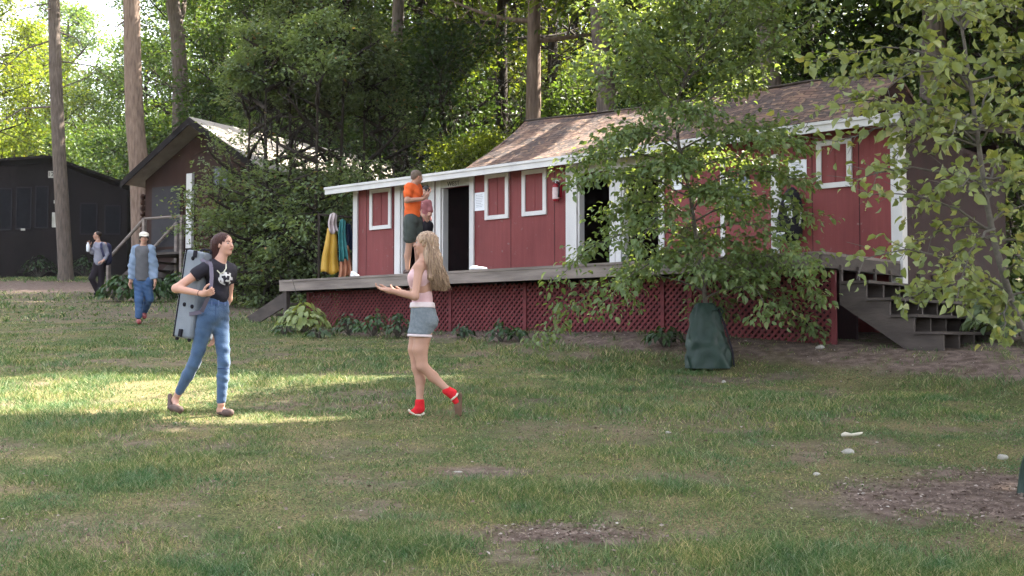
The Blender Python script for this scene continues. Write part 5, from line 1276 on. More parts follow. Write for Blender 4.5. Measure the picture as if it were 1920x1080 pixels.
# ---- man in a white cap walking towards the camera
D3 = 21.6
def W3(px, py, dd=0.0): return P(px, py, D3 + dd)
g3 = gpt(262, 606)
w3 = empty("person", (g3[0], g3[1], float(gz(g3[0], g3[1]))), "man in white cap, open light-blue shirt and jeans walking over the lawn", "person")
hc3 = W3(270, 447); fw3 = unit(np.array([.35, -.93, .0])); hp3, L3 = head(hc3, fw3, .97)
kw = dict(h=.011)
sk3 = hp3 + [('c', W3(268.5, 461), hc3 - np.array([0, 0, .05]), .055, .052), ('c', W3(256, 468), W3(281, 468), .06, .06, .05), ('c', W3(268, 480), W3(268, 520), .12, .12, .05),
    ('c', W3(253, 468), W3(246, 498, -.02), .045, .04), ('c', W3(246, 498, -.02), W3(245, 525, -.08), .038, .026), ('c', W3(284, 468), W3(291, 498, .03), .045, .04), ('c', W3(291, 498, .03), W3(291, 526, -.05), .038, .026),
    ('c', W3(261, 530), W3(261, 560, -.04), .08, .055), ('c', W3(261, 560, -.04), W3(260, 594, -.02), .05, .035), ('c', W3(276, 530), W3(280, 558, .05), .08, .055), ('c', W3(280, 558, .05), W3(271, 582, .25), .05, .035)]
sk3 += hand_prims(W3(245, 526, -.08), (0, -.1, -1), (.8, -.3, 0), .35, 1.05, 1) + hand_prims(W3(291, 527, -.05), (0, -.1, -1), (-.8, -.3, 0), .35, 1.05, -1)
b3 = sdf_part("body", sk3, M['skin'], w3, .009); face_bits(L3, b3, Mbrow, Mlip, .97)
sdf_part("hair", [('e', L3(0, -.022, .022), (.084, .098, .075), basis(fw3)), ('c', L3(.06, -.03, .0), L3(.06, -.04, -.06), .03, .025), ('c', L3(-.06, -.03, .0), L3(-.06, -.04, -.06), .03, .025)], mat('dark_brown_hair', (.02, .014, .011), rough=.6, scale=20), b3, .009)
Mcap = mat('off_white_cap', (.58, .54, .46), (.68, .64, .56), rough=.8)
cp = sdf_part("cap", [('e', L3(0, -.015, .068), (.090, .102, .062), basis(fw3))], Mcap, w3, .009)
mb = MB(); mb.tube([L3(-.0, .05, .055), L3(0, .12, .040), L3(0, .155, .026)], [.072, .066, .03], 16, flat=.09); mb.build("cap_brim", Mcap, cp, True)
sdf_part("t_shirt", [('c', W3(262, 470), W3(275, 470), .10, .10, .05), ('c', W3(268, 480), W3(268, 536), .135, .138, .05)], mat('grey_tee', (.085, .085, .095), (.11, .11, .12), rough=.9), w3, .011, noise=folds(.004), clip=[(W3(268, 527), (0, 0, -1))])
Mls = mat('light_blue_shirt', (.15, .21, .31), (.22, .28, .38), rough=.8, scale=9)
for sg, pts, nm in ((-1, [(257, 468), (252, 490), (251, 520)], 'l'), (1, [(280, 468), (285, 490), (286, 520)], 'r')):
    a, b_, c_ = [W3(x, y, .0) for x, y in pts]
    el = W3(246, 498, -.02) if sg < 0 else W3(291, 498, .03); wr = W3(245, 522, -.07) if sg < 0 else W3(291, 523, -.04); s0 = W3(253, 467) if sg < 0 else W3(284, 467)
    sdf_part("open_shirt", [('c', a, b_, .075, .072, .04), ('c', b_, c_ - np.array([0, 0, .06]), .072, .075, .04), ('c', a + np.array([0, .07, 0]), c_ + np.array([sg * -.06, .09, 0]), .10, .10, .05), ('c', s0, el, .065, .056, .03), ('c', el, wr, .056, .05, .03)], Mls, w3, .011, noise=folds(.006, 30, 26, sg), clip=[(W3(268, 528), (sg * .2, 0, -1))])
sdf_part("jeans", [('c', W3(260, 528), W3(277, 528), .105, .105, .05), ('c', W3(261, 535), W3(261, 562, -.04), .098, .078, .03), ('c', W3(261, 562, -.04), W3(260, 592, -.02), .076, .066, .03), ('c', W3(276, 535), W3(280, 560, .06), .098, .078, .03), ('c', W3(280, 560, .06), W3(271, 583, .25), .076, .062, .03)],
    mat('mid_blue_denim', (.04, .085, .19), (.06, .115, .24), rough=.9, scale=8), w3, .011, noise=folds(.004, 30, 36, 2))
Mrs = mat('dull_red_shoe', (.22, .05, .05), (.3, .08, .08), rough=.7)
sdf_part("shoe", [('c', W3(260, 602, .0), W3(261, 604, -.2), .045, .042)], Mrs, w3, .009); sdf_part("shoe", [('c', W3(270, 589, .28), W3(271, 594, .08), .045, .042)], Mrs, w3, .009)

# ---- hiker with backpack, far left
D4 = 31.0
def W4(px, py, dd=0.0): return P(px, py, D4 + dd)
g4 = gpt(183, 553); w4 = empty("person", (g4[0], g4[1], float(gz(g4[0], g4[1]))), "person in grey sweater and dark trousers walking left past the cabin steps", "person")
hc4 = W4(182, 442); fw4 = unit(np.array([-.75, -.6, 0])); hp4, L4 = head(hc4, fw4, 1.0)
sk4 = hp4 + [('c', W4(184, 451), hc4, .055, .055), ('c', W4(180, 457), W4(196, 458), .06, .06, .05), ('c', W4(187, 465), W4(187, 492), .12, .12, .05), ('c', W4(197, 460), W4(201, 475), .05, .042), ('c', W4(201, 475), W4(194, 489, -.2), .04, .03), ('c', W4(180, 460), W4(173, 473, -.05), .05, .042), ('c', W4(173, 473, -.05), W4(167, 462, -.2), .04, .03),
    ('c', W4(184, 495), W4(172, 520, -.05), .09, .06), ('c', W4(172, 520, -.05), W4(184, 545, .1), .055, .04), ('c', W4(189, 495), W4(190, 522, .05), .09, .06), ('c', W4(190, 522, .05), W4(187, 548, .05), .055, .04)]
sk4 += hand_prims(W4(167, 462, -.2), (-.2, -.2, 1), (.5, -.5, 0), .7, 1.1, 1) + hand_prims(W4(194, 489, -.2), (-.8, -.3, -.3), (0, .3, -.5), .6, 1.1, 1)
b4 = sdf_part("body", sk4, M['skin'], w4, .012); face_bits(L4, b4, Mbrow, Mlip, 1.0)
sdf_part("hair", [('e', L4(0, -.03, .04), (.086, .098, .082), basis(fw4))], mat('brown_short_hair', (.035, .022, .016), rough=.6), b4, .012)
sdf_part("sweater", [('c', W4(182, 460), W4(194, 461), .10, .10, .05), ('c', W4(187, 468), W4(187, 492), .15, .15, .05), ('c', W4(196, 461), W4(201, 475), .068, .06), ('c', W4(201, 475), W4(196, 487, -.15), .06, .05), ('c', W4(180, 461), W4(173, 473, -.05), .066, .058), ('c', W4(173, 473, -.05), W4(168, 465, -.16), .056, .045)], mat('grey_knit_sweater', (.19, .19, .24), (.26, .26, .31), rough=.9), w4, .013, noise=folds(.005))
sdf_part("trousers", [('c', W4(182, 497), W4(190, 497), .12, .12, .05), ('c', W4(183, 500), W4(172, 522, -.05), .11, .085), ('c', W4(172, 522, -.05), W4(183, 546, .1), .083, .07), ('c', W4(189, 500), W4(190, 523, .05), .11, .085), ('c', W4(190, 523, .05), W4(187, 549, .05), .083, .07)], mat('black_trousers', (.018, .012, .018), rough=.9), w4, .013)
for a, b_ in ((W4(184, 549, .1), W4(179, 551, -.1)), (W4(188, 552, .05), W4(184, 554, -.15))):
    sdf_part("shoe", [('c', a, b_, .05, .045)], M['fabricblack'], w4, .012)
bp = empty("backpack", W4(198, 480, .25), "navy backpack on the back of the person in the grey sweater", "backpack")
Mnv = mat('navy_nylon', (.02, .022, .06), (.03, .03, .08), rough=.7)
sdf_part("pack_body", [('c', W4(200, 464, .25), W4(200, 488, .25), .13, .14, .05)], Mnv, bp, .014)
ribbon([W4(197, 458, .1), W4(190, 456, -.12), W4(190, 465, -.2), W4(195, 480, -.16), W4(200, 488, 0)], .06, unit(np.array([.1, -1, 0])), Mnv, "strap", bp, .012)
bo = MB(); bo.tube([W4(165, 472, -.28), W4(165, 470, -.28), W4(165, 459, -.28), W4(165, 457, -.28), W4(165, 454.5, -.28)], [.03, .042, .042, .02, .02], 12)
tag(bo.build("water_bottle", M['paper'], None, True, origin=W4(165, 472, -.28)), "white water bottle held up by the person in the grey sweater", "bottle")

# ---- man in the orange T-shirt on the deck
D5 = 19.45
def W5(px, py, dd=0.0): return P(px, py, D5 + dd)
w5 = empty("person", (*P(776, 520, D5)[:2], EZ + DZ), "man in orange T-shirt and dark green shorts standing on the deck at the left doorway", "person")
hc5 = W5(782, 332); fw5 = unit(np.array([.80, .50, -.12])); hp5, L5 = head(hc5, fw5, 1.0)
footz = EZ + DZ
def onz(p, z): q = np.array(p); q[2] = z; return q
an5, an5b = onz(W5(764, 505, 0), footz + .09), onz(W5(784, 505, .25), footz + .09)
sk5 = hp5 + [('c', W5(777, 343), hc5 - np.array([0, 0, .04]), .06, .055), ('c', W5(766, 351, -.12), W5(781, 350, .16), .06, .06, .05), ('c', W5(773, 362), W5(774, 405), .12, .11, .05),
    ('c', W5(766, 352, -.15), W5(763, 376, -.22), .052, .045), ('c', W5(763, 376, -.22), W5(792, 373, -.12), .044, .030), ('c', W5(784, 351, .16), W5(786, 374, .22), .05, .042), ('c', W5(786, 374, .22), W5(800, 366, .05), .042, .03),
    ('c', W5(768, 415, -.07), W5(768, 455, -.05), .09, .062), ('c', W5(768, 455, -.05), W5(764, 480, 0), .058, .056), ('c', W5(764, 480, 0), an5, .055, .036), ('c', W5(780, 415, .1), W5(782, 455, .15), .09, .062), ('c', W5(782, 455, .15), an5b, .06, .036)]
sk5 += hand_prims(W5(792, 373, -.12), W5(801, 370, -.1) - W5(792, 373, -.12), (.1, .2, 1), .8, 1.05, 1) + hand_prims(W5(800, 366, .05), (.6, .1, .7), (-.6, -.2, .3), .8, 1.05, -1)
b5 = sdf_part("body", sk5, M['skin'], w5, .009); face_bits(L5, b5, Mbrow, Mlip, 1.0)
sdf_part("hair", [('e', L5(0, -.022, .040), (.081, .097, .080), basis(fw5)), ('e', L5(0, -.07, -.01), (.06, .04, .05), basis(fw5))], mat('grey_brown_short_hair', (.12, .085, .065), (.2, .15, .12), rough=.7, scale=40, bump=.5), b5, .009)
sdf_part("t_shirt", [('c', W5(768, 352, -.10), W5(780, 351, .14), .08, .08, .05), ('c', W5(774, 362, 0), W5(773, 402, 0), .142, .135, .06), ('c', W5(766, 352, -.14), W5(764, 365, -.19), .076, .072, .03), ('c', W5(784, 352, .16), W5(786, 365, .2), .07, .068, .03)],
    mat('orange_cotton', (.62, .095, .018), (.72, .13, .03), rough=.85, scale=5), w5, .009, noise=folds(.0045, 22, 26))
sdf_part("shorts", [('c', W5(771, 412, -.05), W5(779, 412, .1), .125, .12, .05), ('c', W5(769, 418, -.07), W5(768, 446, -.06), .112, .105, .03), ('c', W5(780, 418, .1), W5(782, 446, .14), .112, .10, .03)], mat('grey_green_shorts', (.045, .055, .05), (.065, .075, .07), rough=.9), w5, .009, noise=folds(.004, 25, 20))
for a in (an5, an5b):
    sdf_part("shoe", [('c', onz(a + np.array([-.03, -.02, 0]), footz + .045), onz(a + np.array([.14, .08, 0]), footz + .038), .045, .038)], Mclog, w5, .009)
# second person just inside the doorway
D6 = 20.15
def W6(px, py, dd=0.0): return P(px, py, D6 + dd)
w6 = empty("person", (*P(797, 520, D6)[:2], EZ + DZ), "person in a dull pink top and dark shorts mostly hidden behind the man in orange", "person")
hc6 = W6(799, 360, .35); fw6 = unit(np.array([-.5, -.85, -.3])); hp6, L6 = head(hc6, fw6, .85)
a6, b6_ = onz(W6(793, 500, .1), footz + .08), onz(W6(801, 500, .1), footz + .08)
sk6 = hp6 + [('c', W6(798, 373, .3), hc6, .045, .045), ('c', W6(791, 380, .25), W6(804, 380, .2), .05, .05, .04), ('c', W6(797, 388, .2), W6(797, 420, .15), .10, .10, .04), ('c', W6(791, 382, .2), W6(787, 400, .1), .04, .034), ('c', W6(787, 400, .1), W6(798, 408, .0), .033, .024), ('c', W6(804, 382, .2), W6(806, 402, .1), .04, .034), ('c', W6(806, 402, .1), W6(801, 414, 0), .033, .024),
    ('c', W6(794, 425, .1), W6(793, 462, .1), .08, .055), ('c', W6(793, 462, .1), a6, .052, .034), ('c', W6(801, 425, .1), W6(801, 462, .1), .08, .055), ('c', W6(801, 462, .1), b6_, .052, .034)]
sk6 += hand_prims(W6(798, 408, 0), (.8, 0, .3), (0, .3, .8), .7, .9, 1) + hand_prims(W6(801, 414, 0), (-.4, -.3, .5), (0, .3, .8), .7, .9, -1)
b6 = sdf_part("body", sk6, M['skin'], w6, .011); face_bits(L6, b6, Mbrow, Mlip, .85)
sdf_part("hair", [('e', L6(0, -.03, .035), (.08, .09, .08), basis(fw6))], mat('black_hair', (.012, .009, .008), rough=.5), b6, .012)
sdf_part("top", [('c', W6(791, 381, .25), W6(804, 381, .2), .06, .06, .03), ('c', W6(797, 388, .2), W6(797, 420, .15), .108, .112, .04), ('c', W6(790, 381, .2), W6(786, 394, .12), .052, .05, .02), ('c', W6(804, 381, .2), W6(807, 395, .12), .052, .05, .02)], mat('dusty_pink_cloth', (.24, .085, .09), (.33, .13, .135), rough=.9), w6, .010, noise=folds(.006))
sdf_part("shorts", [('c', W6(794, 424, .15), W6(801, 424, .1), .112, .112, .05), ('c', W6(794, 430, .1), W6(793, 448, .1), .10, .09), ('c', W6(801, 430, .1), W6(801, 448, .1), .10, .09)], mat('black_shorts', (.012, .01, .016), rough=.9), w6, .011)
for a in (a6, b6_): sdf_part("shoe", [('c', onz(a, footz + .04), onz(a + np.array([-.08, -.14, 0]), footz + .035), .04, .035)], M['fabricblack'], w6, .011)

# ------------------------------------------------------------------ young tree with the green watering bag
tb = gpt(1330, 690); tb[2] = float(gz(tb[0], tb[1])); DT = float(tb[1])
sap = empty("young_tree", tb, "leafy young tree before the red house, its stem rising from a green bag", "tree")
def T(px, py, dd=0.0): return P(px, py, DT + dd)
stem = [tb - np.array([0, 0, .1]), T(1326, 600), T(1320, 540, .03), T(1306, 450, 0), T(1294, 360, -.05), T(1272, 270, 0), T(1266, 200, .05), T(1290, 130, 0), T(1318, 60, .03), T(1330, 10, 0)]
mb = MB(); mb.tube(stem, [.034, .032, .028, .026, .024, .021, .017, .013, .009, .004], 9, cap=False); mb.build("trunk", M['twig'], sap, True)
random.seed(12); mb = MB(); tips = []
def prof(py, side):   # half widths in metres on each side, from the photo's outline
    yy = [0, 60, 120, 200, 300, 380, 450, 520, 565, 610, 640]
    l = [.5, .9, 1.1, 1.25, 1.3, 1.35, 1.45, 1.6, 1.95, 1.5, .8]; r = [.8, 1.15, 1.35, 1.65, 1.7, 1.6, 1.45, 1.5, 1.65, 1.45, .9]
    return float(np.interp(py, yy, l if side < 0 else r))
nb = 52
SP = np.array(stem)
for k in range(nb):
    t = k / (nb - 1); py = 560 - 530 * t ** .95; a = k * 2.399 + .4
    zs = float(P(1300, py, DT)[2]); i = int(np.clip(np.searchsorted(SP[:, 2], zs) - 1, 0, len(SP) - 2)); f = (zs - SP[i, 2]) / (SP[i + 1, 2] - SP[i, 2]); q = SP[i] + (SP[i + 1] - SP[i]) * np.clip(f, 0, 1)
    ca, sa = math.cos(a), math.sin(a); R_ = prof(py + 15, ca) * (abs(ca) ** .5 * .35 + .72) * random.uniform(.72, 1.06)
    tip_drop = -.28 * R_ if t < .25 else (.02 if t < .55 else .25 + .5 * t) * R_
    path = []; nseg = 7
    for j in range(nseg + 1):
        u = j / nseg; path.append(q + np.array([ca * R_ * u, sa * R_ * u * .85, R_ * .32 * math.sin(math.pi * min(1, u * .9)) * .55 + tip_drop * u * u]) + np.array([random.gauss(0, .015), random.gauss(0, .015), random.gauss(0, .012)]))
    mb.tube(path, [.011 * (1 - .8 * j / nseg) + .002 for j in range(nseg + 1)], 5, cap=False)
    for j in range(2, nseg + 1):
        for sd in (-1, 1):
            if random.random() < .9:
                dd = unit(path[j] - path[j - 1]); sv = unit(np.cross(dd, [0, 0, 1])) * sd; L_ = R_ * .34 * (1.15 - j / nseg * .55) * random.uniform(.5, 1.2)
                tw = [path[j], path[j] + (dd * .55 + sv) * L_ * .5 + np.array([0, 0, .01]), path[j] + (dd * .7 + sv) * L_ - np.array([0, 0, .03])]
                mb.tube(tw, [.004, .003, .0015], 3, cap=False)
                for u in (.3, .6, .85, 1.0): tips.append((tw[0] + (tw[2] - tw[0]) * u, unit(tw[2] - tw[0])))
        tips.append((path[j], unit(path[j] - path[j - 1])))
mb.build("branches", M['twig'], sap, True)
V, l, s = tips_leaves(tips, 8, .09, .084, .051, flat=.6, droop=.3, fancy=True, horiz=.75)
np_mesh("foliage", V, l, s, LM['sap'], sap)
# watering bag: pleated tapered sack, folds and seam
V = []; Q = []; nu, nv = 64, 26
for j in range(nv + 1):
    t = j / nv; zc = .0 + .80 * t
    rx = np.interp(t, [0, .06, .35, .6, .8, .95, 1], [.285, .283, .265, .215, .18, .135, .10]); ry = rx * np.interp(t, [0, 1], [.72, .75])
    cx = np.interp(t, [0, .5, 1], [0, -.045, -.045])
    for i in range(nu):
        a = 2 * math.pi * i / nu
        cr = 1 + .07 * math.sin(5 * a + 9 * t) * math.sin(5 * t + 1) + .045 * math.sin(9 * a - 11 * t) * math.sin(6 * t + a) - .05 * abs(math.sin(4 * a + 7 * t)) ** 3 + .05 * math.exp(-((t - .42) / .05) ** 2) * math.sin(3 * a + 1) - .05 * math.exp(-((t - .33 - .08 * math.cos(a)) / .03) ** 2)
        V.append(tb + np.array([cx + rx * math.copysign(abs(math.cos(a)) ** .8, math.cos(a)) * cr, ry * math.copysign(abs(math.sin(a)) ** .8, math.sin(a)) * cr, zc]))
for j in range(nv):
    for i in range(nu): Q.append((j * nu + i, j * nu + (i + 1) % nu, (j + 1) * nu + (i + 1) % nu, (j + 1) * nu + i))
Q.append(tuple(nv * nu + i for i in range(nu)))
mb = MB(); mb.add(V, Q); wb = mb.build("watering_bag", M['bag'], None, True, origin=tb)
tag(wb, "dark green tapered plastic watering bag zipped round the young tree's stem", "watering bag")
mb = MB(); mb.tube([tb + np.array([.29, -.07, .01]), tb + np.array([.272, -.08, .2]), tb + np.array([.20, -.1, .45]), tb + np.array([.10, -.09, .74])], .012, 5); mb.build("zip_seam", M['fabricblack'], wb)
mb = MB(); mb.tube([tb + np.array([.04, -.12, .70]), tb + np.array([.11, -.13, .74]), tb + np.array([.16, -.1, .69]), tb + np.array([.12, -.12, .64])], .012, 5); mb.build("carry_strap", M['bag'], wb)

# ------------------------------------------------------------------ leaning young tree at the right edge
rb = gpt(1982, 930); rb[2] = float(gz(rb[0], rb[1])); DR_ = float(rb[1])
rt = empty("young_tree", rb, "pale-leaved young tree close to the camera reaching in from the right edge", "tree")
def R(px, py, dd=0.0): return P(px, py, DR_ + dd)
stem2 = [rb - np.array([0, 0, .1]), R(1972, 800), R(1945, 680), R(1900, 580), R(1866, 460), R(1850, 380), R(1836, 280), R(1822, 180), R(1808, 80), R(1790, -20), R(1775, -110)]
mb = MB(); mb.tube(stem2, [.03, .028, .026, .024, .021, .018, .015, .013, .010, .007, .003], 9, cap=False); mb.build("trunk", M['twig'], rt, True)
random.seed(33); mb = MB(); tips = []
tg = [  # start index on the stem, tip px, py, depth offset
 (3, 1625, 480, -.25), (3, 1700, 560, -.1), (4, 1640, 365, .0), (4, 1700, 470, .3), (4, 1790, 560, -.5), (5, 1610, 335, -.2), (5, 1715, 400, .4), (3, 1880, 640, -.4), (3, 1930, 500, -.6), (3, 1830, 560, -.2),
 (6, 1665, 300, .15), (6, 1690, 215, -.3), (7, 1650, 120, .0), (7, 1700, 60, -.3), (8, 1690, -20, .0), (9, 1720, -60, -.3), (6, 1530, 205, -.2), (7, 1585, 150, .2), (6, 1565, 262, .0), (6, 1612, 212, .3), (7, 1540, 112, .1), (7, 1640, 180, -.2), (6, 1700, 250, .3), (7, 1745, 170, .5), (8, 1740, 20, .5), (9, 1700, 10, .3),
 (6, 1900, 200, -.4), (6, 1950, 270, .3), (7, 1910, 90, .2), (7, 1960, 150, -.3), (8, 1890, 0, .3), (8, 1930, 20, -.3), (9, 1860, -60, .2), (5, 1930, 330, .1), (5, 1970, 380, -.4), (4, 1940, 400, .4), (4, 1990, 480, 0), (3, 1990, 560, .2), (6, 1780, 260, -.6), (7, 1770, 120, -.6), (8, 1800, 20, -.6), (5, 1800, 350, -.7), (4, 1760, 520, .5), (3, 1830, 540, .5), (3, 1720, 545, .1), (9, 1820, -40, .5), (6, 1860, 170, .7), (8, 1850, 60, .6), (5, 1880, 300, .7)]
for (i, px, py, dd) in tg:
    q = stem2[i] + (stem2[min(i + 1, 10)] - stem2[i]) * random.random() * .5; e = R(px, py, dd); n = 7; L_ = np.linalg.norm(e - q)
    path = [q * (1 - u) + e * u + np.array([0, 0, .12 * L_ * math.sin(math.pi * u)]) + np.array([random.gauss(0, .008) for _ in range(3)]) for u in np.linspace(0, 1, n + 1)]
    mb.tube(path, [.0085 * (1 - .8 * j / n) + .0015 for j in range(n + 1)], 5, cap=False)
    for j in range(2, n + 1):
        d = unit(path[j] - path[j - 1]); tips.append((path[j], d))
        if j % 2 == 0 or j > 4:
            for sd in (-1, 1):
                sv = unit(np.cross(d, [.2, -.6, 1])) * sd; ll = L_ * .22 * random.uniform(.5, 1.2)
                tw = [path[j], path[j] + (d * .7 + sv * .8) * ll]; mb.tube(tw, [.003, .0015], 3, cap=False)
                for u in (.35, .7, 1.0): tips.append((tw[0] + (tw[1] - tw[0]) * u, unit(tw[1] - tw[0])))
mb.build("branches", M['twig'], rt, True)
random.shuffle(tips); tips = tips[:int(len(tips) * .74)]
V, l, s = tips_leaves(tips, 2, .036, .074, .050, flat=.9, droop=.35, fancy=True, horiz=.35)
np_mesh("foliage", V, l, s, LM['beech'], rt)
t2 = rb; mb = MB()
V = []; Q = []
for j in range(13):
    t = j / 12; rx = np.interp(t, [0, .3, 1], [.24, .22, .09])
    for i in range(40):
        a = 2 * math.pi * i / 40; V.append(t2 + np.array([-.02 * t + rx * math.cos(a) * (1 + .05 * math.sin(5 * a + 7 * t)), rx * .7 * math.sin(a) * (1 + .05 * math.sin(4 * a)), .62 * t]))
for j in range(12):
    for i in range(40): Q.append((j * 40 + i, j * 40 + (i + 1) % 40, (j + 1) * 40 + (i + 1) % 40, (j + 1) * 40 + i))
Q.append(tuple(12 * 40 + i for i in range(40)))
mb.add(V, Q); tag(mb.build("watering_bag", M['bag'], None, True, origin=t2), "dark green watering bag just entering the picture at its right edge", "watering bag")

# ------------------------------------------------------------------ low plants
def hosta(px, py, R_, n, L_, leaf, label, cat, name, seed, grp=None, h=.35, stalk=False):
    c = gpt(px, py); random.seed(seed); r = np.random.default_rng(seed)
    a = r.uniform(0, 2 * math.pi, n); rr = R_ * np.sqrt(r.random(n)); z = float(gz(c[0], c[1])) + h * (1 - (rr / R_) ** 2 * .75) * r.uniform(.6, 1.1, n)
    cc = np.stack([c[0] + np.cos(a) * rr, c[1] + np.sin(a) * rr * .7, z], -1); d = np.stack([np.cos(a), np.sin(a), -.25 - .6 * rr / R_], -1) + r.normal(size=(n, 3)) * .25
    V, l, s = leaves(cc, d, np.stack([np.cos(a) * .5, np.sin(a) * .5, np.ones(n)], -1) + r.normal(size=(n, 3)) * .3, L_ * r.uniform(.7, 1.2, n), L_ * .5, fold=.12, fancy=True)
    o = empty(name, (c[0], c[1], float(gz(c[0], c[1]))), label, cat, grp); np_mesh("leaves", V, l, s, leaf, o)
    mb = MB()
    for i in range(min(n, 26)): mb.tube([c + np.array([0, 0, -.02]), (c + cc[i * (n // min(n, 26))]) / 2 + np.array([0, 0, .08]), cc[i * (n // min(n, 26))]], .005, 4, cap=False)
    mb.build("stems", M['twig'], o)
    if stalk:
        mb = MB(); mb.tube([c, c + np.array([-.08, 0, .45]), c + np.array([-.22, 0, .95])], [.008, .007, .005], 5); mb.build("flower_stalk", M['twig'], o)
    return o
hosta(570, 622, .50, 150, .19, LM['hosta'], "pale green variegated plant growing by the deck's left end", "plant", "hosta_plant", 3, None, .46, True)
hosta(532, 628, .22, 40, .10, LM['fern'], "small darker plant at the foot of the pale variegated plant, left side", "plant", "ground_plant", 4, None, .2)
hosta(598, 634, .28, 50, .10, LM['fern'], "small dark plant just right below the pale variegated plant", "plant", "ground_plant", 5, None, .16)
for i, (px, py, R_, n, h, lab) in enumerate([(655, 628, .32, 90, .35, "first dark leafy plant right of the pale variegated plant along the lattice"), (700, 632, .34, 100, .42, "dark leafy plant against the left lattice panel"), (745, 634, .30, 90, .36, "dark leafy plant by the lattice just left of the blonde woman"),
        (868, 634, .2, 40, .2, "small dark weed by the lattice just right of the blonde woman"), (940, 640, .25, 50, .3, "sprawling weed at the lattice below the shuttered windows"), (972, 640, .18, 30, .22, "small weed beside the lattice joint post"), (1245, 650, .3, 70, .3, "green weed at the lattice left of the watering bag")]):
    hosta(px, py, R_, n, .11, LM['fern'], lab, "plant", "ground_plant", 10 + i, None, h)
for i, (px, py, R_, n, lab) in enumerate([(225, 566, .6, 170, "dark green leafy clump between the two walking men"), (285, 566, .55, 150, "dark green leafy clump behind the man in the cap"), (330, 560, .55, 150, "dark leafy clump left of the grey case"), (470, 556, .5, 110, "dark leafy clump below the thicket right of the dark-haired woman")]):
    hosta(px, py, R_, n, .2, LM['fern'], lab, "plant", "hosta_plant", 30 + i, None, .62)
for i, (px, py, lab) in enumerate([(28, 518, "weedy plant at the left foot of the dark cabin"), (72, 520, "weedy plant at the dark cabin wall just left of the grey pine trunk"), (160, 520, "weedy plant at the dark cabin wall right of the grey pine trunk")]):
    hosta(px, py, .8, 130, .16, LM['fern'], lab, "plant", "ground_plant", 50 + i, None, .8)
for i, (px, py, R_, n, lab) in enumerate([(1880, 640, .55, 190, "grassy green clump beside the bottom of the right-hand steps"), (1950, 648, .5, 150, "green clump at the right edge past the steps")]):
    hosta(px, py, R_, n, .2, LM['cedar'], lab, "plant", "ground_plant", 60 + i, None, .65)

# ------------------------------------------------------------------ stones, litter, wood chips
def stone(px, py, r, label, cat="stone", name="stone", m=None, seed=0, grp=None):
    c = gpt(px, py); c[2] = float(gz(c[0], c[1])) + r[2] * .05; random.seed(seed + 70); mb = MB(); nu, nv = 12, 8; mb.ball(c, r, nu, nv)
    mb.v = [tuple(c + (np.array(v) - c) * (1 + .16 * math.sin(9 * (v[0] - c[0]) / r[0] * .4 + seed) + .1 * math.sin(7 * (v[1] - c[1]) / r[1] * .4 + seed * 2))) for v in mb.v]
    o = mb.build(name, m or M['stone'], None, True, origin=c); tag(o, label, cat, grp); return o
Mpale = mat('pale_bleached_wood', (.50, .47, .38), (.64, .60, .50), rough=.8, scale=12, bump=.3)
c = gpt(1597, 822); mb = MB(); mb.tube([c + np.array([-.085, -.02, .03]), c + np.array([-.05, 0, .035]), c + np.array([0, .01, .028]), c + np.array([.06, .02, .035]), c + np.array([.10, .04, .045])], [.012, .02, .011, .013, .006], 7)
tag(mb.build("wood_scrap", Mpale, None, True, origin=c), "long pale splinter of wood lying on the lawn at the right", "wood scrap")
stone(1590, 848, (.055, .04, .025), "flat grey stone just below the pale wood splinter", seed=1)
stone(1531, 889, (.032, .024, .015), "small white stone left above the wood-chip patch", seed=2)
stone(1253, 811, (.026, .018, .012), "small white stone in mid-lawn below the watering bag", seed=3)
stone(1880, 858, (.035, .028, .026), "pale stone on the grass above the wood-chip patch at the right", seed=4)
stone(858, 886, (.035, .022, .014), "small pale scrap in the bare spot below the blonde woman", "scrap", "litter_scrap", M['stone'], 5)
stone(1190, 900, (.026, .018, .012), "tiny brownish stone in mid-lawn", seed=6)
stone(1538, 652, (.06, .05, .03), "small crumpled white paper at the foot of the right lattice corner", "paper", "litter_scrap", M['stone'], 7)
stone(1357, 716, (.03, .02, .02), "tiny pale pebble just below the watering bag", seed=8)
stone(1100, 1000, (.02, .015, .010), "tiny pale pebble on the bare patch at the bottom centre", seed=9)
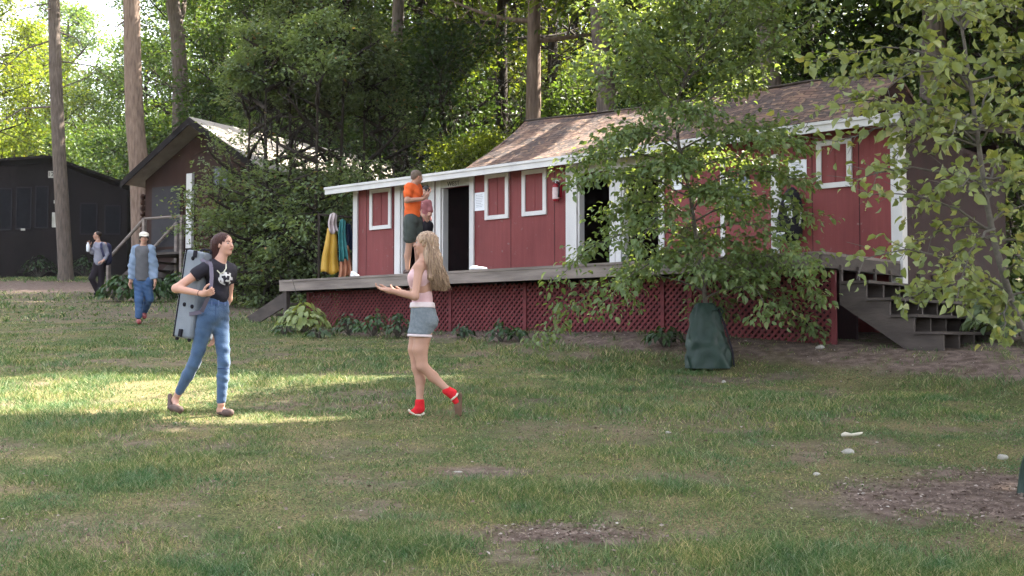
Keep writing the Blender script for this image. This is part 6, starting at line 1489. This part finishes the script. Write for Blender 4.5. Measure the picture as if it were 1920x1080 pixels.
def chips():
    n = 2600; a = rng.uniform(0, 2 * math.pi, n); r = np.sqrt(rng.random(n)); x = 3.35 + np.cos(a) * r * 1.35; y = 7.35 + np.sin(a) * r * .95
    n2 = 500; x = np.concatenate([x, .28 + rng.normal(size=n2) * .3]); y = np.concatenate([y, 6.55 + rng.normal(size=n2) * .12])
    n3 = 2500; s = rng.uniform(-9, 2, n3); w_ = rng.uniform(-3.4, -2.2, n3); p = W0[None, :] + EX[None, :] * s[:, None] + EY[None, :] * w_[:, None]; x = np.concatenate([x, p[:, 0]]); y = np.concatenate([y, p[:, 1]])
    n4 = 9000; x = np.concatenate([x, rng.uniform(-4, 5, n4)]); y = np.concatenate([y, rng.uniform(5.4, 13, n4)])
    k = rng.random(len(x)) < dirt(x, y) + .16; x, y = x[k], y[k]; z = gz(x, y) + .022
    c = np.stack([x, y, z], -1); n_ = rnd(len(x)) * .45 + np.array([0, 0, 1.0]); L_ = rng.uniform(.012, .038, len(x))
    V, l, s_ = leaves(c, rnd(len(x)) * np.array([1, 1, .15]), n_, L_, L_ * .55, fold=.2)
    m = leafmat('dry_wood_chips', (.09, .06, .045), (.24, .18, .15), (.42, .38, .34), 0.0, .9, pc=.08)
    tag(np_mesh("wood_chips", V, l, s_, m), "dry wood chips and dead leaves scattered over the bare soil", "wood chips", kind="stuff")
chips()

# ------------------------------------------------------------------ light summer haze under the trees
HZ = bpy.data.materials.new("haze_air"); HZ.use_nodes = True
for n_ in list(HZ.node_tree.nodes):
    if n_.type == 'BSDF_PRINCIPLED': HZ.node_tree.nodes.remove(n_)
pv = HZ.node_tree.nodes.new("ShaderNodeVolumePrincipled"); pv.inputs["Density"].default_value = .0002; pv.inputs["Color"].default_value = (.92, .95, 1, 1); pv.inputs["Anisotropy"].default_value = .2
HZ.node_tree.links.new(pv.outputs[0], HZ.node_tree.nodes["Material Output"].inputs["Volume"])
mb = MB(); mb.box(-265, 265, -65, 305, -7, 60); tag(mb.build("haze", HZ), "thin pale summer haze hanging among the trees", "haze", kind="stuff")
